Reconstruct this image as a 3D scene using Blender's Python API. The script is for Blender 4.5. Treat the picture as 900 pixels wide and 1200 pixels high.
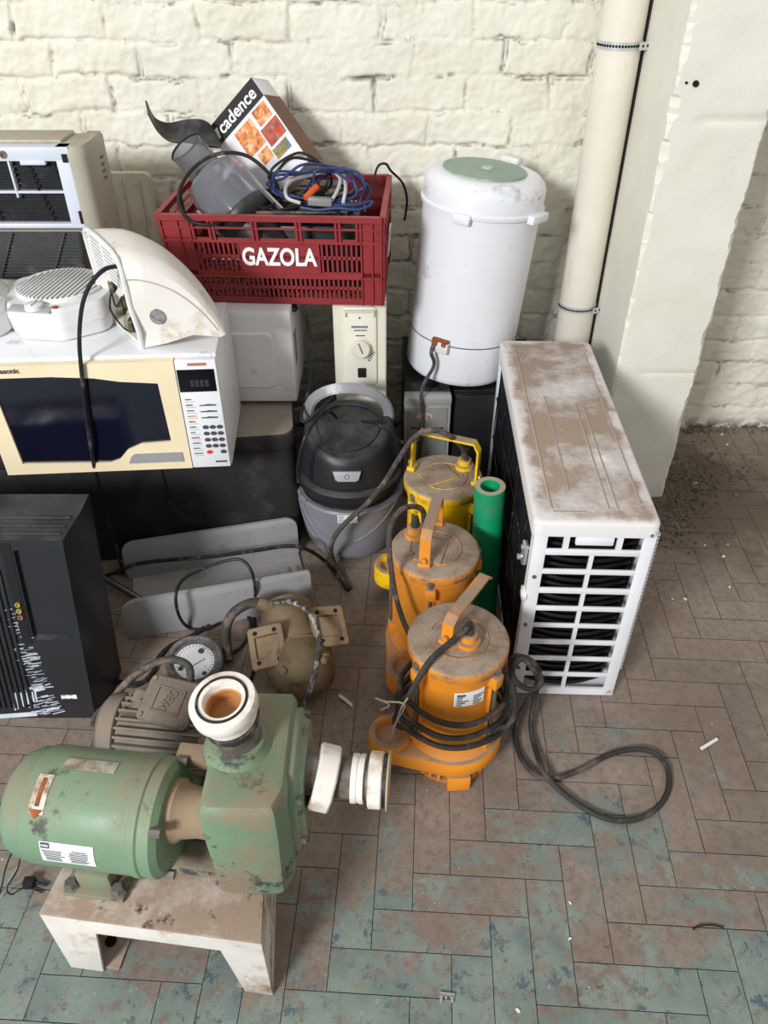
import bpy, bmesh, math, random
import numpy as np
from mathutils import Matrix, Vector, Euler
PI = math.pi
random.seed(7)
for o in list(bpy.data.objects):
    bpy.data.objects.remove(o)
S = bpy.context.scene
COL = S.collection

# ------------------------------------------------------------------ camera
CAM_H, PITCH, FPX = 1.5, math.radians(38.2), 900.0
cd = bpy.data.cameras.new('camera'); cam = bpy.data.objects.new('camera', cd); COL.objects.link(cam)
cam.location = (0, 0, CAM_H); cam.rotation_euler = (PI/2 - PITCH, 0, 0)
cd.sensor_fit = 'VERTICAL'; cd.sensor_height = 36.0; cd.lens = 36.0*FPX/1200.0
cd.clip_start = 0.02
S.camera = cam

# ------------------------------------------------------------------ world, light, exposure
W = bpy.data.worlds.new('world'); S.world = W; W.use_nodes = True
bg = W.node_tree.nodes['Background']
bg.inputs['Color'].default_value = (1.0, 0.965, 0.91, 1); bg.inputs['Strength'].default_value = 0.55

def area_light(name, loc, target, size, sizey, power, col):
    l = bpy.data.lights.new(name, 'AREA'); l.shape = 'RECTANGLE'; l.size = size; l.size_y = sizey
    l.energy = power; l.color = col
    o = bpy.data.objects.new(name, l); COL.objects.link(o); o.location = loc
    o.rotation_euler = (Vector(target) - Vector(loc)).to_track_quat('-Z', 'Y').to_euler()
    return o
area_light('window_light', (-2.9, -3.3, 3.25), (0.5, 1.9, 0.6), 1.3, 1.0, 395, (0.98, 0.99, 1.0))
S.view_settings.view_transform = 'Standard'; S.view_settings.look = 'None'
S.view_settings.gamma = 1.0; S.view_settings.use_curve_mapping = False
S.view_settings.exposure = 0.0

# ------------------------------------------------------------------ helpers
def at(px, py, x=None, y=None, z=None):
    """point of the place seen at that spot of the photograph, on a plane of known x, y or z"""
    d = Vector((px-450.0, FPX*math.cos(PITCH)+(600-py)*math.sin(PITCH), -FPX*math.sin(PITCH)+(600-py)*math.cos(PITCH)))
    if z is not None: t = (z-CAM_H)/d.z
    elif y is not None: t = y/d.y
    else: t = x/d.x
    return Vector((0, 0, CAM_H)) + d*t
def onplane(px, py, P0, n):
    d = at(px, py, y=1.0) - Vector((0, 0, CAM_H)); O = Vector((0, 0, CAM_H))
    return O + d*((Vector(P0)-O).dot(n)/d.dot(n))
T = Matrix.Translation
def RZ(a): return Matrix.Rotation(math.radians(a), 4, 'Z')
def RX(a): return Matrix.Rotation(math.radians(a), 4, 'X')
def RY(a): return Matrix.Rotation(math.radians(a), 4, 'Y')
def frame(O, X, Y):
    X = Vector(X).normalized(); Y = Vector(Y); Y = (Y - X*X.dot(Y)).normalized(); Z = X.cross(Y)
    m = Matrix.Identity(4)
    for i in range(3):
        m[i][0] = X[i]; m[i][1] = Y[i]; m[i][2] = Z[i]; m[i][3] = O[i]
    return m
def catmull(P, n=6, closed=False):
    P = [Vector(p) for p in P]; out = []; N = len(P)
    if N < 3: return P
    rng = range(N if closed else N-1)
    for i in rng:
        g = (lambda k: P[k % N]) if closed else (lambda k: P[min(max(k, 0), N-1)])
        a, b, c, d = g(i-1), g(i), g(i+1), g(i+2)
        for j in range(n):
            t = j/n
            out.append(0.5*((2*b)+(c-a)*t+(2*a-5*b+4*c-d)*t*t+(3*b-a-3*c+d)*t**3))
    if not closed: out.append(P[-1])
    return out
def rrect(w, h, r, n=5):
    out = []
    for cx, cy, a0 in ((w/2-r, h/2-r, 0), (-w/2+r, h/2-r, 90), (-w/2+r, -h/2+r, 180), (w/2-r, -h/2+r, 270)):
        for k in range(n+1):
            a = math.radians(a0+90*k/n); out.append((cx+r*math.cos(a), cy+r*math.sin(a)))
    return out

class MB:
    def __init__(s, M=None):
        s.bm = bmesh.new(); s.M = M.copy() if M else Matrix.Identity(4)
    def box(s, c, size, bev=0.0, rot=None, seg=2):
        m = s.M @ T(c) @ (rot if rot else Matrix.Identity(4)) @ Matrix.Diagonal((size[0], size[1], size[2], 1))
        r = bmesh.ops.create_cube(s.bm, size=1.0, matrix=m)
        if bev > 0:
            es = list({e for v in r['verts'] for e in v.link_edges})
            bmesh.ops.bevel(s.bm, geom=es, offset=min(bev, 0.49*min(size)), segments=seg, affect='EDGES', profile=0.5)
        return s
    def bx(s, x0, x1, y0, y1, z0, z1, bev=0.0):
        return s.box(((x0+x1)/2, (y0+y1)/2, (z0+z1)/2), (abs(x1-x0), abs(y1-y0), abs(z1-z0)), bev)
    def loft(s, rings, capa=True, capb=True, closed=True, M=None):
        m = s.M @ (M if M else Matrix.Identity(4))
        R = [[s.bm.verts.new(m @ Vector(p)) for p in ring] for ring in rings]
        n = len(rings[0])
        for a, b in zip(R[:-1], R[1:]):
            for i in range(n if closed else n-1):
                j = (i+1) % n
                try: s.bm.faces.new((a[i], a[j], b[j], b[i]))
                except ValueError: pass
        if capa and closed: s.bm.faces.new(list(reversed(R[0])))
        if capb and closed: s.bm.faces.new(R[-1])
        return s
    def lathe(s, prof, seg=32, M=None, capa=False, capb=False):
        rings = [[(r*math.cos(2*PI*k/seg), r*math.sin(2*PI*k/seg), z) for k in range(seg)] for r, z in prof]
        return s.loft(rings, capa, capb, M=M)
    def solid(s, prof, seg=32, M=None):
        return s.lathe(prof, seg, M, True, True)
    def cyl(s, p0, p1, r, seg=16, r1=None):
        p0 = Vector(p0); p1 = Vector(p1); d = p1-p0
        m = T(p0) @ d.to_track_quat('Z', 'Y').to_matrix().to_4x4()
        return s.lathe([(r, 0), (r if r1 is None else r1, d.length)], seg, m, True, True)
    def tube(s, pts, r, seg=8, n=6, closed=False, smooth=True):
        P = catmull(pts, n, closed) if smooth else [Vector(p) for p in pts]
        N = len(P); up = None; rings = []
        for i in range(N):
            if closed: t = P[(i+1) % N]-P[i-1]
            else: t = P[min(i+1, N-1)]-P[max(i-1, 0)]
            t.normalize()
            if up is None:
                up = t.orthogonal().normalized()
            up = (up - t*up.dot(t))
            if up.length < 1e-6: up = t.orthogonal()
            up.normalize(); w = t.cross(up)
            rr = r[min(i*len(r)//N, len(r)-1)] if isinstance(r, (list, tuple)) else r
            rings.append([P[i]+up*(rr*math.cos(2*PI*k/seg))+w*(rr*math.sin(2*PI*k/seg)) for k in range(seg)])
        if closed: rings.append(rings[0])
        return s.loft(rings, not closed, not closed)
    def strap(s, pts, width, thick, wdir, n=0):
        P = catmull(pts, n) if n else [Vector(p) for p in pts]
        wd = Vector(wdir).normalized(); rings = []
        for i in range(len(P)):
            t = (P[min(i+1, len(P)-1)]-P[max(i-1, 0)]).normalized()
            nn = t.cross(wd).normalized()
            rings.append([P[i]+wd*a*width/2+nn*b*thick/2 for a, b in ((1, 1), (-1, 1), (-1, -1), (1, -1))])
        return s.loft(rings)
    def prism(s, poly, depth, M=None, bev=0.0):
        m = s.M @ (M if M else Matrix.Identity(4))
        a = [s.bm.verts.new(m @ Vector((p[0], p[1], 0))) for p in poly]
        b = [s.bm.verts.new(m @ Vector((p[0], p[1], depth))) for p in poly]
        fs = [s.bm.faces.new(list(reversed(a))), s.bm.faces.new(b)]
        n = len(poly)
        for i in range(n):
            s.bm.faces.new((a[i], a[(i+1) % n], b[(i+1) % n], b[i]))
        if bev > 0:
            es = [e for f in fs for e in f.edges]
            bmesh.ops.bevel(s.bm, geom=es, offset=bev, segments=2, affect='EDGES', profile=0.5)
        return s
    def shell(s, grid, thick):
        """a curved sheet of real thickness from a grid of points"""
        G = [[Vector(p) for p in r] for r in grid]; a, b = len(G), len(G[0]); N = []
        for i in range(a):
            row = []
            for j in range(b):
                u = G[min(i+1, a-1)][j]-G[max(i-1, 0)][j]; v = G[i][min(j+1, b-1)]-G[i][max(j-1, 0)]
                row.append(u.cross(v).normalized()*thick)
            N.append(row)
        A = [[s.bm.verts.new(s.M @ p) for p in r] for r in G]
        B = [[s.bm.verts.new(s.M @ (G[i][j]-N[i][j])) for j in range(b)] for i in range(a)]
        for i in range(a-1):
            for j in range(b-1):
                s.bm.faces.new((A[i][j], A[i+1][j], A[i+1][j+1], A[i][j+1]))
                s.bm.faces.new((B[i][j], B[i][j+1], B[i+1][j+1], B[i+1][j]))
        for i in range(a-1):
            s.bm.faces.new((A[i][0], B[i][0], B[i+1][0], A[i+1][0])); s.bm.faces.new((A[i][-1], A[i+1][-1], B[i+1][-1], B[i][-1]))
        for j in range(b-1):
            s.bm.faces.new((A[0][j], A[0][j+1], B[0][j+1], B[0][j])); s.bm.faces.new((A[-1][j], B[-1][j], B[-1][j+1], A[-1][j+1]))
        return s
    def jitter(s, amp, scale=30.0):
        from mathutils import noise
        for v in s.bm.verts:
            v.co += noise.noise_vector(v.co*scale)*amp
        return s
    def build(s, name, m, parent=None, ang=38):
        bm = s.bm
        bmesh.ops.recalc_face_normals(bm, faces=bm.faces)
        lim = math.radians(ang)
        for f in bm.faces: f.smooth = True
        for e in bm.edges:
            if len(e.link_faces) != 2 or e.calc_face_angle(0) > lim: e.smooth = False
        if parent is None:
            xs = [v.co for v in bm.verts]
            lo = [min(v[i] for v in xs) for i in range(3)]; hi = [max(v[i] for v in xs) for i in range(3)]
            off = Vector(((lo[0]+hi[0])/2, (lo[1]+hi[1])/2, lo[2]))
        else:
            off = wloc(parent)
        bmesh.ops.translate(bm, verts=bm.verts, vec=-off)
        me = bpy.data.meshes.new(name); bm.to_mesh(me); bm.free()
        me.materials.append(m)
        o = bpy.data.objects.new(name, me); COL.objects.link(o)
        if parent is None: o.location = off
        else: o.parent = parent
        return o
def wloc(o):
    v = Vector(o.location)
    while o.parent is not None:
        o = o.parent; v += Vector(o.location)
    return v
def tag(o, label=None, cat=None, group=None, kind=None):
    if label: o['label'] = label
    if cat: o['category'] = cat
    if group: o['group'] = group
    if kind: o['kind'] = kind
    return o
def thing(name, loc, label, cat, group=None):
    o = bpy.data.objects.new(name, None); COL.objects.link(o); o.location = loc
    o.empty_display_size = 0.05
    return tag(o, label, cat, group)
def lettering(name, s, size, M, m, parent, ext=0.0006, bold=0.0, align='CENTER', sx=1.0):
    c = bpy.data.curves.new(name, 'FONT'); c.body = s; c.size = size; c.extrude = ext; c.offset = bold
    c.align_x = align; c.align_y = 'CENTER'; c.resolution_u = 4
    tmp = bpy.data.objects.new(name+'_tmp', c); COL.objects.link(tmp)
    dg = bpy.context.evaluated_depsgraph_get(); dg.update()
    me = bpy.data.meshes.new_from_object(tmp.evaluated_get(dg))
    bpy.data.objects.remove(tmp); bpy.data.curves.remove(c)
    me.transform(Matrix.Diagonal((sx, 1, 1, 1))); me.transform(M); me.transform(T(-wloc(parent)))
    me.materials.clear(); me.materials.append(m)
    o = bpy.data.objects.new(name, me); COL.objects.link(o); o.parent = parent
    return o
def sticker(M, w, h, parent, rows=5, name='sticker', m=None, dark=None, cols=2, seed=1):
    """paper label with lines of small print"""
    st = MB(M).box((0, 0, 0.0004), (w, h, 0.0008)).build(name, m or MT['paper'], parent)
    rr = random.Random(seed); p = MB(M)
    for i in range(rows):
        y = h*(0.38-0.76*i/max(rows-1, 1))
        for c in range(cols):
            x0 = -w*0.45+c*w*0.9/cols; L = w*0.9/cols*(0.5+0.42*rr.random())
            p.box((x0+L/2, y, 0.0010), (L, h*0.28/rows, 0.0005))
    p.build('printed_lines', dark or MT['ink'], st)
    return st
def cable(name, pts, r, m, label, cat='cable', group=None, seg=8, n=6):
    o = MB().tube(pts, r, seg, n).build(name, m)
    return tag(o, label, cat, group)

# ------------------------------------------------------------------ materials
def lin(c):
    return tuple(((v/255.0)/12.92 if v/255.0 <= 0.04045 else ((v/255.0+0.055)/1.055)**2.4) for v in c)
class NT:
    def __init__(s, name):
        s.m = bpy.data.materials.new(name); s.m.use_nodes = True; s.t = s.m.node_tree
        s.b = s.t.nodes['Principled BSDF']
    def n(s, typ, **kw):
        x = s.t.nodes.new(typ)
        for k, v in kw.items(): setattr(x, k, v)
        return x
    def l(s, a, b): s.t.links.new(a, b)
    def noise(s, vec, scale, detail=6, rough=0.6):
        x = s.n('ShaderNodeTexNoise'); x.inputs['Scale'].default_value = scale; x.inputs['Detail'].default_value = detail
        x.inputs['Roughness'].default_value = rough; s.l(vec, x.inputs['Vector']); return x.outputs['Fac']
    def ramp(s, v, a, b, o0=0.0, o1=1.0):
        x = s.n('ShaderNodeMapRange'); x.inputs['From Min'].default_value = a; x.inputs['From Max'].default_value = b
        x.inputs['To Min'].default_value = o0; x.inputs['To Max'].default_value = o1; s.l(v, x.inputs['Value']); return x.outputs['Result']
    def math(s, op, a, b):
        x = s.n('ShaderNodeMath', operation=op)
        for i, v in enumerate((a, b)):
            if hasattr(v, 'links'): s.l(v, x.inputs[i])
            else: x.inputs[i].default_value = v
        return x.outputs[0]
    def mix(s, f, a, b):
        x = s.n('ShaderNodeMix', data_type='RGBA')
        for i, v in ((0, f), (6, a), (7, b)):
            if hasattr(v, 'links'): s.l(v, x.inputs[i])
            elif i == 0: x.inputs[i].default_value = v
            else: x.inputs[i].default_value = (*lin(v), 1)
        return x.outputs[2]
    def bump(s, h, strength, dist=0.002, prev=None):
        x = s.n('ShaderNodeBump'); x.inputs['Strength'].default_value = strength; x.inputs['Distance'].default_value = dist
        s.l(h, x.inputs['Height'])
        if prev: s.l(prev, x.inputs['Normal'])
        return x.outputs['Normal']
def mat(name, c, rough=0.5, metal=0.0, var=0.08, vs=7, dirt=None, da=0.58, ds=9, dw=0.07, dust=None, dusta=0.45, dusts=8,
        bump=0.0, bs=90, trans=0.0, spec=0.4, stretch=None, dirt2=None, da2=0.6, ds2=30):
    q = NT(name); b = q.b
    tc = q.n('ShaderNodeTexCoord').outputs['Object']
    if stretch:
        mp = q.n('ShaderNodeMapping'); mp.inputs['Scale'].default_value = stretch; q.l(tc, mp.inputs['Vector']); tcs = mp.outputs['Vector']
    else: tcs = tc
    dk = tuple(max(0, v*(1-var)) for v in c); lt = tuple(min(255, v*(1+var*0.6)) for v in c)
    col = q.mix(q.ramp(q.noise(tc, vs, 5), 0.35, 0.65), dk, lt)
    rg = None
    if dirt:
        f = q.ramp(q.noise(tcs, ds, 9, 0.68), da-dw, da+dw); col = q.mix(f, col, dirt); rg = f
    if dirt2:
        f = q.ramp(q.noise(tc, ds2, 9, 0.7), da2-0.03, da2+0.03); col = q.mix(f, col, dirt2)
    if dust:
        g = q.n('ShaderNodeNewGeometry'); sx = q.n('ShaderNodeSeparateXYZ'); q.l(g.outputs['Normal'], sx.inputs[0])
        f = q.math('MULTIPLY', q.ramp(sx.outputs['Z'], 0.35, 0.9), q.ramp(q.noise(tc, dusts, 9, 0.7), dusta-0.13, dusta+0.1))
        col = q.mix(f, col, dust); rg = f if rg is None else q.math('MAXIMUM', rg, f)
    q.l(col, b.inputs['Base Color'])
    if rg is not None: q.l(q.ramp(rg, 0, 1, rough, 0.92), b.inputs['Roughness'])
    else: b.inputs['Roughness'].default_value = rough
    b.inputs['Metallic'].default_value = metal; b.inputs['Specular IOR Level'].default_value = spec
    if trans: b.inputs['Transmission Weight'].default_value = trans
    if bump: q.l(q.bump(q.noise(tc, bs, 6), bump), b.inputs['Normal'])
    return q.m
MT = {}
MT['paper'] = mat('label_paper', (225, 226, 228), 0.5, var=0.03)
MT['ink'] = mat('printed_ink', (70, 72, 80), 0.7, var=0.05)
MT['white_metal'] = mat('white_painted_metal', (224, 225, 230), 0.38, var=0.03, dirt=(120, 105, 92), da=0.70, ds=14, dw=0.05)
MT['white_plastic'] = mat('white_plastic', (222, 222, 222), 0.42, var=0.03, dirt=(150, 138, 120), da=0.70, ds=12)
MT['old_white'] = mat('aged_white_plastic', (222, 216, 204), 0.45, var=0.04, dirt=(165, 145, 115), da=0.66, ds=10)
MT['black_plastic'] = mat('black_plastic', (26, 27, 30), 0.42, var=0.1, dust=(95, 90, 86), dusta=0.62)
MT['black_rubber'] = mat('black_rubber', (24, 24, 26), 0.55, var=0.15, dirt=(105, 95, 85), da=0.62, ds=25)
MT['grey_rubber'] = mat('dusty_grey_rubber', (66, 62, 59), 0.7, var=0.12, dirt=(118, 106, 92), da=0.57, ds=22)
MT['dark'] = mat('dark_void', (10, 10, 11), 0.8, var=0.0)
MT['steel'] = mat('dull_steel', (128, 124, 118), 0.5, 0.6, var=0.12, dirt=(110, 85, 65), da=0.6, ds=30)
MT['chrome'] = mat('bright_steel', (200, 200, 202), 0.3, 0.8, var=0.05)
MT['rust'] = mat('rusty_metal', (150, 84, 48), 0.8, 0.2, var=0.25, vs=60)

# ------------------------------------------------------------------ setting: floor
def make_floor():
    w = 0.0735; L = 3*w; gap = 0.0007
    ang = math.radians(-3.2); ca, sa = math.cos(ang), math.sin(ang)
    O = at(720, 1130, z=0)
    rr = random.Random(3); V = []; F = []; C = []
    def quad(x0, y0, x1, y1, z, t):
        b = len(V)
        for x, y in ((x0, y0), (x1, y0), (x1, y1), (x0, y1)):
            V.append((O.x+x*ca-y*sa, O.y+x*sa+y*ca, z))
        F.append((b, b+1, b+2, b+3)); C.extend([t]*4)
    quad(-3.2, -3.2, 3.2, 3.2, -0.003, (0, 0, 0, 1))
    for a in range(-45, 46):
        for b in range(-16, 17):
            x = (a+3*b)*w; y = (a-3*b)*w
            if abs(x) > 2.6 or y > 2.2 or y < -1.9: continue
            for (x0, y0, x1, y1) in ((x, y, x+L, y+w), (x, y+w, x+w, y+w+L)):
                zz = rr.uniform(-0.0005, 0.0)
                quad(x0+gap, y0+gap, x1-gap, y1-gap, zz, (rr.random(), rr.random(), rr.random(), 1))
    me = bpy.data.meshes.new('floor'); me.from_pydata(V, [], F)
    at_ = me.color_attributes.new('tone', 'FLOAT_COLOR', 'CORNER')
    at_.data.foreach_set('color', [c for t in C for c in t])
    q = NT('worn_painted_wood_blocks'); b = q.b
    tc = q.n('ShaderNodeTexCoord').outputs['Object']
    an = q.n('ShaderNodeVertexColor', layer_name='tone'); sp = q.n('ShaderNodeSeparateColor'); q.l(an.outputs['Color'], sp.inputs[0])
    xyz = q.n('ShaderNodeSeparateXYZ'); q.l(tc, xyz.inputs[0])
    # every block has its own patch of the patterns
    ofs = q.n('ShaderNodeVectorMath', operation='MULTIPLY_ADD'); q.l(an.outputs['Color'], ofs.inputs[0]); ofs.inputs[1].default_value = (0.10, 0.10, 0.0); q.l(tc, ofs.inputs[2])
    tb = ofs.outputs[0]
    brown = q.mix(q.ramp(q.noise(tc, 3.2, 5), 0.35, 0.65), (118, 105, 96), (146, 133, 122))
    brown = q.mix(q.ramp(q.noise(tb, 45, 10, 0.8), 0.46, 0.62, 0, 0.7), brown, (98, 84, 74))
    brown = q.mix(q.math('MULTIPLY', sp.outputs[0], 0.28), brown, (142, 124, 110))
    brown = q.mix(q.ramp(q.noise(tc, 2.1, 3), 0.54, 0.68, 0, 0.3), brown, (124, 98, 84))
    teal = q.mix(q.ramp(q.noise(tb, 7, 6), 0.38, 0.62), (108, 122, 117), (130, 141, 132))
    teal = q.mix(q.ramp(q.noise(tb, 20, 10, 0.78), 0.55, 0.60, 0, 0.85), teal, (64, 84, 100))
    teal = q.mix(q.ramp(q.noise(tc, 5, 5, 0.6), 0.58, 0.70, 0, 0.6), teal, (78, 98, 110))
    teal = q.mix(q.ramp(q.noise(tb, 34, 10, 0.8), 0.545, 0.585, 0, 0.9), teal, (118, 106, 97))
    teal = q.mix(q.ramp(q.noise(tc, 60, 6, 0.7), 0.62, 0.66, 0, 0.7), teal, (148, 158, 146))
    # paint survives mostly towards the open side of the room
    yb = q.ramp(xyz.outputs['Y'], 0.40, 1.40, 0.565, 0.215)
    m = q.math('ADD', q.math('MULTIPLY', q.noise(tc, 2.8, 4, 0.5), 0.50), q.math('MULTIPLY', q.noise(tb, 11, 10, 0.80), 0.72))
    m = q.math('ADD', m, q.math('MULTIPLY', sp.outputs[1], 0.09))
    m = q.math('ADD', m, yb)
    f = q.ramp(m, 1.075, 1.135)
    col = q.mix(f, brown, teal)
    # crumbs of dried plaster
    col = q.mix(q.ramp(q.noise(tc, 70, 3, 0.5), 0.735, 0.76), col, (190, 182, 168))
    col = q.mix(q.ramp(q.noise(tb, 15, 10, 0.8), 0.61, 0.67, 0, 0.8), col, (66, 58, 52))
    vd = q.n('ShaderNodeVectorMath', operation='DISTANCE'); q.l(tc, vd.inputs[0]); vd.inputs[1].default_value = (1.02, 1.98, 0)
    sm = q.math('ADD', q.ramp(vd.outputs['Value'], 0.05, 0.55, 0.42, 0.0), q.math('MULTIPLY', q.noise(tc, 9, 8, 0.7), 0.6))
    col = q.mix(q.ramp(sm, 0.46, 0.62), col, (98, 84, 73))
    q.l(col, b.inputs['Base Color'])
    q.l(q.ramp(q.noise(tc, 8, 6), 0.3, 0.7, 0.5, 0.8), b.inputs['Roughness']); b.inputs['Specular IOR Level'].default_value = 0.35
    n1 = q.bump(q.noise(tc, 55, 8, 0.7), 0.35, 0.002)
    q.l(q.bump(f, 0.25, 0.0006, n1), b.inputs['Normal'])
    me.materials.append(q.m)
    o = bpy.data.objects.new('floor', me); COL.objects.link(o); tag(o, kind='structure', label='worn herringbone wood block floor with flaking teal paint')
    sk = mat('floor_joint_dirt', (66, 58, 52), 0.9, var=0.2)
    me.materials.append(sk); me.polygons[0].material_index = 1
make_floor()

# ------------------------------------------------------------------ setting: painted brick wall
def vnoise(x, y, scale, seed):
    r = np.random.RandomState(seed); g = r.rand(128, 128)
    X = x*scale; Y = y*scale; xi = np.floor(X).astype(int); yi = np.floor(Y).astype(int)
    u = X-xi; v = Y-yi; u = u*u*(3-2*u); v = v*v*(3-2*v)
    a = g[xi % 128, yi % 128]; b = g[(xi+1) % 128, yi % 128]; c = g[xi % 128, (yi+1) % 128]; d = g[(xi+1) % 128, (yi+1) % 128]
    return (a*(1-u)+b*u)*(1-v)+(c*(1-u)+d*u)*v-0.5
def make_wall():
    X0, X1, Z0, Z1 = -2.1, 2.3, -0.01, 1.8; st = 0.0050
    nx = int((X1-X0)/st)+1; nz = int((Z1-Z0)/st)+1
    x, z = np.meshgrid(np.linspace(X0, X1, nx), np.linspace(Z0, Z1, nz))
    xs = x+5; zs = z+5
    wx = x+0.016*vnoise(xs, zs, 9, 1)+0.012*vnoise(xs, zs, 30, 2)
    wz = z+0.014*vnoise(xs, zs, 5, 3)+0.012*vnoise(xs, zs, 26, 4)+0.006*vnoise(xs, zs, 70, 14)
    bh, bl = 0.087, 0.245
    row = np.floor(wz/bh).astype(int); off = (row % 2)*0.5*bl+((row*37) % 11)*0.006
    colx = (wx+off)/bl+20; ci = np.floor(colx).astype(int)
    fx = (colx-ci)*bl; fz = wz-row*bh
    ex = np.minimum(fx, bl-fx); ez = np.minimum(fz, bh-fz); e = np.minimum(ex, ez*1.15)
    r = np.random.RandomState(8); T1 = r.rand(128, 128); T2 = r.rand(128, 128)-0.5; T3 = r.rand(128, 128)-0.5
    q = T1[ci % 128, row % 128]
    gw = 0.0055+0.008*(vnoise(xs, zs, 7, 5)+0.5)
    face = 1-np.clip(1-e/gw, 0, 1)**1.3
    # many joints are smeared full of lime and old paint
    smear = np.clip((vnoise(xs, zs, 6, 6)+0.22)*3.2, 0, 1)
    depth = 0.0085*(1-0.80*smear)
    h = -depth*(1-face)+0.006*(q-0.5)*(1-0.5*smear)+0.05*T2[ci % 128, row % 128]*(fz-bh/2)+0.012*T3[ci % 128, row % 128]*(fx-bl/2)
    h += 0.006*vnoise(xs, zs, 4, 7)+0.004*vnoise(xs, zs, 18, 9)+0.0035*vnoise(xs, zs, 45, 10)+0.0030*vnoise(xs, zs, 100, 11)
    crk = np.clip((vnoise(xs, zs, 12, 15)-0.12)*6, 0, 1)*np.clip(1-np.abs(e-gw*0.5)/0.003, 0, 1)
    h -= 0.006*crk
    hole = np.clip((vnoise(xs, zs, 16, 12)-0.37)*9, 0, 1)*np.clip(1-e/0.009, 0, 1)
    h -= 0.022*hole
    base = np.clip(1-z/0.05, 0, 1)
    h += base*0.01*(vnoise(xs, zs, 30, 13)+0.3)
    yv = 2.41-h
    V = np.stack([x, yv, z], -1).reshape(-1, 3)
    i = np.arange(nx*nz).reshape(nz, nx)
    F = np.stack([i[:-1, :-1], i[:-1, 1:], i[1:, 1:], i[1:, :-1]], -1).reshape(-1, 4)
    me = bpy.data.meshes.new('wall_back'); me.vertices.add(len(V)); me.vertices.foreach_set('co', V.ravel())
    me.loops.add(F.size); me.loops.foreach_set('vertex_index', F.ravel())
    me.polygons.add(len(F)); me.polygons.foreach_set('loop_start', np.arange(0, F.size, 4)); 
    me.update(calc_edges=True); me.validate()
    me.polygons.foreach_set('use_smooth', np.ones(len(F), bool))
    ca = me.color_attributes.new('pits', 'FLOAT_COLOR', 'POINT')
    hv = np.maximum(hole, 0.75*crk).ravel(); ca.data.foreach_set('color', np.stack([hv, base.ravel(), 1-face.ravel(), np.ones_like(hv)], -1).ravel())
    qn = NT('cream_painted_brick'); b = qn.b
    tc = qn.n('ShaderNodeTexCoord').outputs['Object']
    an = qn.n('ShaderNodeVertexColor', layer_name='pits'); sp = qn.n('ShaderNodeSeparateColor'); qn.l(an.outputs['Color'], sp.inputs[0])
    col = qn.mix(qn.ramp(qn.noise(tc, 5, 6), 0.35, 0.65), (222, 219, 204), (230, 228, 215))
    col = qn.mix(qn.ramp(qn.noise(tc, 22, 9, 0.75), 0.645, 0.70, 0, 0.55), col, (176, 164, 138))
    g = qn.math('MULTIPLY', sp.outputs[2], qn.ramp(qn.noise(tc, 26, 8, 0.7), 0.55, 0.63, 0, 0.9))
    col = qn.mix(g, col, (120, 110, 92))
    col = qn.mix(sp.outputs[0], col, (48, 42, 36))
    bs = qn.math('MULTIPLY', sp.outputs[1], qn.ramp(qn.noise(tc, 30, 8), 0.40, 0.52))
    col = qn.mix(bs, col, (74, 62, 52))
    qn.l(col, b.inputs['Base Color']); b.inputs['Roughness'].default_value = 0.72; b.inputs['Specular IOR Level'].default_value = 0.25
    qn.l(qn.bump(qn.noise(tc, 110, 8, 0.7), 0.55, 0.003), b.inputs['Normal'])
    me.materials.append(qn.m)
    o = bpy.data.objects.new('wall_back', me); COL.objects.link(o)
    tag(o, kind='structure', label='cream painted rough brick wall behind everything')
make_wall()

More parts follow.
